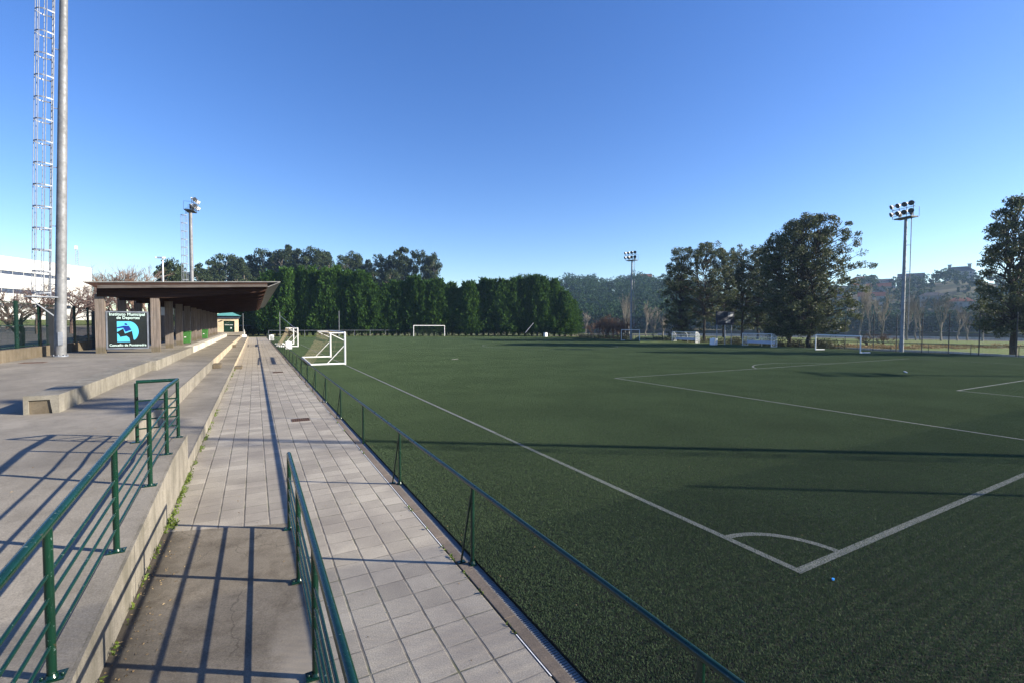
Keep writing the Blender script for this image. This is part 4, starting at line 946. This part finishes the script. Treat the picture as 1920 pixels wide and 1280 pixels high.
# seven broad evergreens on the right
ev = [(1276, 640, 1297, 466, 8.2, 'egg', .05, 'leftmost broad evergreen tree of the row, standing behind the left team shelter'),
      (1320, 642, 1318, 458, 9.6, 'round', .20, 'open-crowned evergreen tree with a forked dark trunk left of the scoreboard'),
      (1391, 640, 1380, 464, 11.5, 'round', .22, 'thin-crowned evergreen with a bowed trunk right of the scoreboard'),
      (1420, 641, 1424, 470, 9.5, 'egg', .12, 'smaller evergreen with a leaning trunk behind the right team shelter'),
      (1357, 637.5, 1356, 472, 9.0, 'egg', .14, 'evergreen tree standing directly behind the scoreboard'),
      (1480, 650, 1460, 424, 10.5, 'round', .08, 'huge dense evergreen tree right of the team shelters, left one of the big pair'),
      (1516, 652, 1540, 409, 11.5, 'round', .08, 'huge dense evergreen tree nearest the right-hand goal, right one of the big pair'),
      (1900, 668, 1905, 376, 6.8, 'egg', .12, 'dark evergreen tree at the right end of the tall fence')]
for i, (px, py, tx, ty, w_, shp, clr, lab) in enumerate(ev):
    b = G(px, py, -.1); d = (b-EYE).dot(FW); h = (py-ty)*d/F
    lean = 0
    big = h > 16.5
    ms = mk_leafy('evergreen', h, w_, 11+i, ('bark', 'leafE'), clr, 175 if i in (1, 2) else (235 if i < 5 else 370 if i < 7 else 230), 95, .27, .14, .60 if i < 5 else .68, 0, .30 if i > 4 else .24, shp, 3 if i < 5 else 4, 0, .36)
    put_tree('evergreen_tree', lab, 'tree', b, ms, 0, (1, 1, 1), 'evergreen trees along the far touchline')
# conifer hedge: four meshes, many trees
def mk_conifer(seed, h=14., r=2.9):
    rng = np.random.default_rng(seed); n = 950
    t = rng.uniform(0, 1, n)**.85; a = rng.uniform(0, 6.28, n); rad = r*((1-t)**.84*1.03+.015)*(1+.16*np.sin(4*a+t*7+seed)+.13*np.sin(7*a-t*13))*rng.uniform(.66, 1.08, n)*np.clip(.55+t*6, 0, 1)
    c = np.stack([rad*np.cos(a), rad*np.sin(a), .9+t*(h-1.6)], 1); out = np.stack([np.cos(a)*.75, np.sin(a)*.75, np.full(n, 1.1)], 1)+rng.normal(size=(n, 3))*.25
    P = []; D = []; L = rng.uniform(.5, 1.25, n)[:, None]
    for k in range(15):
        f = k/14; P.append(c+out*L*(f-.3)+rng.normal(size=(n, 3))*(.24*(1-f)+.05)); D.append(out+rng.normal(size=(n, 3))*.45)
    vs, qd = cards(np.concatenate(P), .50, .17, rng, 0, np.concatenate(D))
    m = MB(); m.tube([(0, 0, -.2), (0, 0, 2), (0, 0, h*.9)], [.24, .2, .02], 7, False)
    for k in range(10):
        a_ = rng.uniform(0, 6.28); z = rng.uniform(.9, 3); m.tube([(0, 0, z), (1.2*math.cos(a_), 1.2*math.sin(a_), z+.5)], [.05, .015], 4, False)
    tm = bpy.data.meshes.new('conifer_trunk'); tm.from_pydata(m.v, [], m.f); tm.materials.append(MAT['bark'])
    return npmesh('conifer_crown', vs, qd, 'leafC'), tm
con = [mk_conifer(s) for s in (31, 32, 33, 34)]
random.seed(9)
prof = [(452, 562), (470, 540), (500, 518), (540, 506), (600, 508), (640, 508), (690, 518), (712, 540), (730, 532), (770, 524), (830, 532), (860, 538), (900, 530), (950, 526), (1000, 524), (1040, 528), (1058, 545), (1068, 566)]
def lerp(tab, x):
    for (a, b), (c, d) in zip(tab, tab[1:]):
        if a <= x <= c: return b+(d-b)*(x-a)/(c-a)
    return tab[0][1] if x < tab[0][0] else tab[-1][1]
pxs = []; px = 452.
while px < 1072: pxs.append(px); px += random.uniform(10, 13)
for i, px in enumerate(pxs):
    t = (px-452)/(1072-452); D = 112+6*t+random.uniform(-1.6, 1.6) if px > 500 else 118+random.uniform(-1, 1); b = atD(px, D, -.12)
    ty = lerp(prof, px)+random.uniform(-6, 6); h = (608.5-ty)*D/F+3.4
    k = h/14.
    put_tree('conifer_tree', f'dense dark conifer in the hedge behind the far goal, {nth(i+1)} from the kiosk end', 'tree', b, con[i % 4], random.uniform(0, 6.28), (random.uniform(.9, 1.2), random.uniform(.9, 1.2), k), 'conifers of the hedge behind the far goal')
# eucalyptus wood behind the hedge
euc = [mk_leafy('eucalyptus', 30., 11., 50+s, ('barkK', 'leafK'), .34, 58, 120, .85, .42, 1.75, 0, .38, sh, 4, 0, 1.5) for s, sh in enumerate(('umbrella', 'egg', 'umbrella', 'round'))]
eus = [(372, 508, 150, .8), (398, 494, 190, .9), (424, 480, 200, 1.15), (444, 486, 195, .8), (470, 484, 205, .9), (497, 471, 205, .95), (518, 480, 210, .8), (535, 464, 205, 1.15), (560, 472, 210, .9), (590, 470, 205, 1.1), (612, 476, 210, .8),
       (648, 484, 200, .8), (664, 478, 205, .85), (690, 490, 205, .6), (716, 482, 200, .8), (737, 482, 205, .8), (757, 468, 200, .95), (790, 474, 200, .7), (812, 480, 200, .75), (340, 512, 165, .7), (455, 505, 170, .8), (575, 500, 190, .9), (625, 505, 190, .8), (700, 512, 190, .8), (735, 510, 190, .8)]
eus.sort()
for i, (px, ty, D, wd) in enumerate(eus):
    b = atD(px, D, 0); h = (608-ty)*D/F+2.9; put_tree('eucalyptus_tree', f'tall grey-green eucalyptus rising behind the hedge, {nth(i+1)} from the left', 'tree', b, euc[i % 4], i*1.7, (wd, wd, h/30.), 'eucalyptus wood behind the hedge')
rt = mk_leafy('round_tree', 12., 9., 77, ('bark', 'leafK'), .12, 70, 150, .55, .28, 1.2, 0, .3, 'round', 3, 0, .8)
b = atD(322, 110, 1.0); put_tree('round_tree', 'rounded dark green tree behind the shelter roof beside the street lamp', 'tree', b, rt, 0, (.88, .88, ((608-497)*110/F+1.9)/12))
# bare trees
def mk_bare(name, h, spread, seed, mat, levels=5, r0=.16, up=.25, nk=3, clear=.25, thin=.62):
    rng = np.random.default_rng(seed); m = MB()
    def grow(p, d, L, r, lv):
        q_ = p+d*L; mid = p+d*L*.5+rng.normal(size=3)*L*.06
        m.tube([tuple(p), tuple(mid), tuple(q_)], [r, r*.8, r*.62], 7 if lv > 3 else (4 if lv > 1 else 3), False)
        if lv == 0: return
        for k in range(nk if lv < levels else nk+1):
            nd = d+rng.normal(size=3)*spread; nd[2] += up; nd /= np.linalg.norm(nd); s = rng.uniform(.45, 1.0)
            grow(p+(q_-p)*s, nd, L*rng.uniform(.55, .85), r*thin*(.75+.25*s), lv-1)
    grow(np.array([0, 0, -.15]), np.array([rng.normal()*.06, rng.normal()*.06, 1.]), h*clear, r0, levels)
    zmax = max(v[2] for v in m.v); k = h/zmax; vs = [(x*k, y*k, z*k) for x, y, z in m.v]
    me = bpy.data.meshes.new(name); me.from_pydata(vs, [], m.f); me.materials.append(MAT[mat]); return me
def put_bare(name, label, loc, me, h0, h, rz=0, w=1., group=None):
    r = thing(name, label, 'tree', loc, group, rz); r.scale = (w, w, h/h0); link('branches', me, r); return r
pk = [mk_bare('plane_tree', 6., .55, s, 'twigpink', 6, .14, .12, 3, .30) for s in (3, 8)]
for i, (px, D, h, w_, lab) in enumerate(((36, 29, 4.6, 1.0, 'bare spreading tree with a mottled pale trunk close behind the green fence'), (70, 47, 5.6, 1.0, 'bare tree in the car park left of the tall mast, seen through the fence'), (133, 50, 6.2, 1.15, 'bare pinkish tree in the car park just right of the tall mast'),
      (182, 55, 6.0, 1.1, 'bare pinkish tree in the car park behind the left shelter post'), (214, 58, 6.2, 1.2, 'bare pinkish tree seen above the sign panel, left one'), (252, 62, 6.4, 1.2, 'bare pinkish tree seen above the sign panel, right one'), (10, 52, 5.2, 1.0, 'bare tree at the left edge in front of the white building'))):
    b = atD(px, D, 0); s = NB.x*b.x+NB.y*b.y; b.z = clipz(s)-.1 if i else 1.0
    put_bare('bare_tree', lab, b, pk[i % 2], 6., h, i*1.3, w_, 'bare trees in the car park')
bg_ = [mk_bare('bare_crown', 16., .42, s, 'twig', 6, .22, .22, 3, .24) for s in (21, 22)]
for i, (px, ty, D, lab) in enumerate(((222, 498, 95, 'tall bare tree above the shelter roof, left of the clump'), (243, 494, 100, 'tall bare tree above the shelter roof, middle of the clump'), (266, 492, 98, 'tall bare tree above the shelter roof, right of the clump'), (184, 506, 95, 'hazy bare tree above the left end of the shelter roof'))):
    b = atD(px, D, 1.5); put_bare('bare_tree', lab, b, bg_[i % 2], 16., (608-ty)*D/F+1.4, i*2.1, 1.0, 'tall bare trees behind the shelter')
pop = [mk_bare('poplar', 15., .26, s, 'barkP', 5, .21, .45, 3, .30, .6) for s in (41, 42, 43)]
for i, (px, ty, D, lean) in enumerate(((1612, 530, 88, .12), (1634, 528, 92, .10), (1655, 535, 86, .12), (1702, 556, 88, .05), (1720, 532, 90, .16), (1727, 540, 95, .14), (1766, 545, 86, .04), (1797, 560, 90, .12), (1815, 570, 95, .10), (1843, 560, 92, .10))):
    b = atD(px, D, -.1); r = put_bare('bare_poplar', f'slender leaning bare tree by the riverside, {nth(i+1)} from the left', b, pop[i % 3], 15., (610-ty)*D/F+3, i*1.9, .7, 'bare riverside trees on the right'); r.rotation_euler = (lean*.8*(.481), lean, i*1.9)
for i, (px, ty, D) in enumerate(((1098, 582, 150), (1172, 545, 120), (1180, 552, 125), (1212, 560, 112), (1226, 572, 105), (1244, 585, 105))):
    b = atD(px, D, -.1); put_bare('bare_poplar', f'pale bare tree around the far floodlight mast, {nth(i+1)} from the left', b, pop[(i+1) % 3], 15., (610-ty)*D/F+3, i*2.7, .75, 'pale bare trees around the far mast')
# brown bare shrubs left of the far mast
shm = [mk_bare('shrub', 4., .50, s, 'twigred', 6, .05, .3, 3, .22, .68) for s in (61, 62, 63)]
k = 0
for (px, ty, D) in [(1122, 598, 103), (1132, 592, 104), (1141, 590, 102), (1150, 588, 103), (1158, 592, 101), (1166, 590, 100), (1174, 594, 99), (1110, 604, 108), (1137, 600, 98), (1152, 602, 97), (1165, 604, 97), (1625, 620, 66), (1655, 622, 66)]:
    b = atD(px, D, -.15); h = (611-ty)*D/F+2.9
    for j in range(1):
        k += 1; r = thing('bare_shrub', f'reddish-brown leafless shrub left of the far mast, {nth(k)} in the clump' if px < 1300 else ('reddish leafless shrub behind the right-hand goal, left one', 'reddish leafless shrub behind the right-hand goal, right one')[px > 1640], 'shrub', b, 'reddish leafless shrubs', k*1.1)
        r.scale = (1.25, 1.25, h/4.); link('branches', shm[k % 3], r)
# brambles and dry scrub along the far edge
def scrub(name, label, pts, mat, sz=.22):
    P = []
    for (x, y, r_, h_) in pts:
        k = int(260*r_); q_ = rng.normal(size=(k, 3)); q_ /= np.linalg.norm(q_, axis=1)[:, None]; q_ *= (rng.uniform(0, 1, k)**.5)[:, None]; P.append(np.array([x, y, -.1+h_*.35])+q_*np.array([r_, r_, h_*.65]))
    P = np.concatenate(P); P[:, 2] = np.maximum(P[:, 2], -.08); vs, qd = cards(P, sz, sz*.45, rng, .2); return tag(link(name, npmesh(name, vs, qd, mat), None), label, 'scrub', None, 'stuff')
pts = []
for px in range(1195, 1560, 6):
    b = G(px, 640+(px-1160)*.042-2, -.1); pts.append((b.x+2.0+random.uniform(-.8, .8), b.y+random.uniform(-.6, .6), random.uniform(.6, 1.1), random.uniform(.5, 1.5)))
for px in range(1088, 1180, 7): b = atD(px, 98, 0); pts.append((b.x, b.y, 1.2, 1.3))
scrub('bramble_scrub', 'dark bramble scrub along the edge of the pitch below the trees', pts, 'leafB')
pts = []
for px in range(1560, 1990, 7):
    b = atD(px, 60+random.uniform(0, 6), 0); pts.append((b.x, b.y, random.uniform(.7, 1.4), random.uniform(.3, .8)))
scrub('dry_scrub', 'low dry brown scrub between the tall fence and the green bank', pts, 'dry', .2)
pts = []
for px in range(560, 1090, 9):
    b = atD(px, 107+random.uniform(0, 2), 0); pts.append((b.x, b.y, .9, .28))
scrub('verge_grass', 'strip of yellow-green verge grass before the hedge', pts, 'leafW', .16)
# grass bank by the river (gentle rise)
polar('grass_bank', [72, 80, 100, 139], [R(a) for a in np.arange(44, 100, 3)], lambda r, a: -.10+.55*ss(72, 100, r)*(1-ss(118, 139, r)), 'lawn')
m = MB(); pp = [(141*math.sin(R(a)), 141*math.cos(R(a))) for a in np.arange(46, 100, 2)]
for (x0, y0), (x1, y1) in zip(pp, pp[1:]): m.bar((x0, y0, .30), (x1, y1, .30), .3, .5)
tag(m.build('river_wall', 'white_wall'), 'long low pale wall beside the riverside path', 'wall')
# ------------------------------------------------------------------ far wooded hill
def hill_pt(px, r):
    d = ray(px, 606); a = math.atan2(d.x, d.y); return a, hz(r, a)
def forest(name, label, n, a0, a1, r0, r1, hmin, hmax, seed, mat, dens=70, wsc=.5):
    rg = np.random.default_rng(seed); P = []
    for i in range(n):
        a = R(rg.uniform(a0, a1)); r = rg.uniform(r0, r1); z = hz(r, a); h = rg.uniform(hmin, hmax); wd = h*wsc*rg.uniform(.6, 1.2)
        for j in range(4):
            q_ = rg.normal(size=(dens//4, 3)); q_ /= np.linalg.norm(q_, axis=1)[:, None]; q_ *= (rg.uniform(.25, 1, dens//4)**.5)[:, None]
            c = np.array([r*math.sin(a)+rg.normal()*wd*.25, r*math.cos(a)+rg.normal()*wd*.25, z+h*(.35+.17*j)]); P.append(c+q_*np.array([wd*.36, wd*.36, h*.16]))
    P = np.concatenate(P); vs, qd = cards(P, 1.9, 1.1, rg, 0); return tag(link(name, npmesh(name, vs, qd, mat), None), label, 'forest', None, 'stuff')
forest('forest', 'hazy wooded hill of evergreens left of the far mast', 1700, 25.5, 52, 308, 580, 10, 19, 5, 'leafF', 72, .55)
forest('hillside_trees', 'hazy scattered trees covering the hillside among the houses', 820, 52, 86, 312, 562, 5, 10, 6, 'leafF', 60, .62)
forest('riverbank_trees', 'dark band of trees on the far river bank', 330, 40, 84, 303, 318, 7, 13, 7, 'leafF', 60, .6)
# houses on the hill
def house(label, px, r, w_, dp, h, roofm, hip=False, chim=0, wallm='rend', roofh=2.4, rot=0.):
    a, z = hill_pt(px, r); x, y = r*math.sin(a), r*math.cos(a)
    root = thing('house', label, 'house', (x, y, z), 'houses on the far hill', -a+rot); z0 = -2
    def loc(mb, name, mat, par): # local build
        me = bpy.data.meshes.new(name); me.from_pydata(mb.v, [], mb.f); me.materials.append(MAT[mat]); o = link(name, me, par); return o
    m = MB(); m.box((-w_/2, -dp/2, z0), (w_/2, dp/2, h)); loc(m, 'wall', wallm, root)
    o = .6; m = MB(); A = [(-w_/2-o, -dp/2-o, h), (w_/2+o, -dp/2-o, h), (w_/2+o, dp/2+o, h), (-w_/2-o, dp/2+o, h)]
    rg = w_*.25 if hip else w_/2+o; B = [(-rg, 0, h+roofh), (rg, 0, h+roofh)]
    m.add(A+B, [(0, 1, 5, 4), (2, 3, 4, 5), (1, 2, 5), (3, 0, 4), (0, 3, 2, 1)]); rf = loc(m, 'roof', roofm, root)
    for k in range(chim):
        s = (-1, 1)[k % 2]; m = MB(); m.box((s*w_*.33-1.1, -1, h+.5), (s*w_*.33+1.1, 1, h+roofh+1.6)); m.box((s*w_*.33-1.5, -1.4, h+roofh+1.6), (s*w_*.33+1.5, 1.4, h+roofh+2.1)); loc(m, 'chimney', wallm, rf)
    nw = max(2, int(w_/4))
    for f in range(max(1, int(h/3))):
        for k in range(nw):
            xx = -w_/2+(k+.5)*w_/nw; m = MB(); m.box((xx-.6, -dp/2-.06, .9+3*f), (xx+.6, -dp/2-.005, 2.3+3*f)); loc(m, 'window', 'window', root)
house('big pale hilltop mansion with two broad chimneys on its ridge', 1795, 566, 19, 12, 9, 'slate', True, 2, 'rend', 4.5)
house('wide grey-roofed house on the skyline right of the slim mast', 1705, 565, 18, 11, 8, 'slate', False, 0, 'rend', 4)
house('low grey-roofed house on the skyline left of the slim mast', 1655, 566, 17, 11, 7, 'slate', True, 0, 'rend', 3)
house('small dark-roofed house at the left end of the hilltop skyline', 1612, 566, 16, 10, 5, 'terracotta', True, 0, 'rend', 3)
house('long red-roofed building low on the slope left of the slim mast', 1632, 430, 15, 9, 4.5, 'terracotta', False, 0, 'rend', 3.2)
house('red-roofed house above the long red-roofed building', 1645, 480, 15, 9, 4.5, 'terracotta', False, 0, 'rend', 3.2)
house('slim pale house on the slope behind the big evergreen pair', 1600, 470, 6, 7, 6, 'terracotta', True, 0, 'rend', 2)
house('pale house on the slope right of the slim mast', 1745, 420, 12, 10, 6, 'slate', True, 0, 'rend', 2.5)
house('pale house half hidden on the slope by the fence-end tree', 1800, 400, 12, 10, 6, 'terracotta', True, 0, 'rend', 2.5)
house('red-roofed house on the wooded hilltop right of the far mast', 1207, 575, 16, 10, 14, 'terracotta', False, 0, 'rend', 4)
house('small red-roofed house on the wooded hilltop left of the far mast', 1178, 575, 9, 8, 13, 'terracotta', True, 1, 'rend', 3)
house('long pale riverside building low on the far bank', 1700, 330, 40, 10, 6, 'slate', True, 0, 'rend', 2)
house('pale riverside house on the far bank right of the long building', 1780, 335, 24, 10, 6, 'slate', True, 0, 'rend', 2)

# ------------------------------------------------------------------ air
def hazemat():
    m = bpy.data.materials.new('haze_air'); m.use_nodes = True; t = m.node_tree; t.nodes.clear(); o = t.nodes.new('ShaderNodeOutputMaterial'); v = t.nodes.new('ShaderNodeVolumePrincipled')
    v.inputs['Color'].default_value = (.46, .68, 1, 1); v.inputs['Density'].default_value = HAZE; v.inputs['Anisotropy'].default_value = .25; t.links.new(v.outputs[0], o.inputs['Volume']); return m
HAZE = .00021
m = MB(); m.box((-700, -700, -4), (700, 700, 60)); MAT['haze'] = hazemat(); tag(m.build('haze', 'haze'), 'pale haze filling the air over the whole place', 'haze', None, 'stuff')
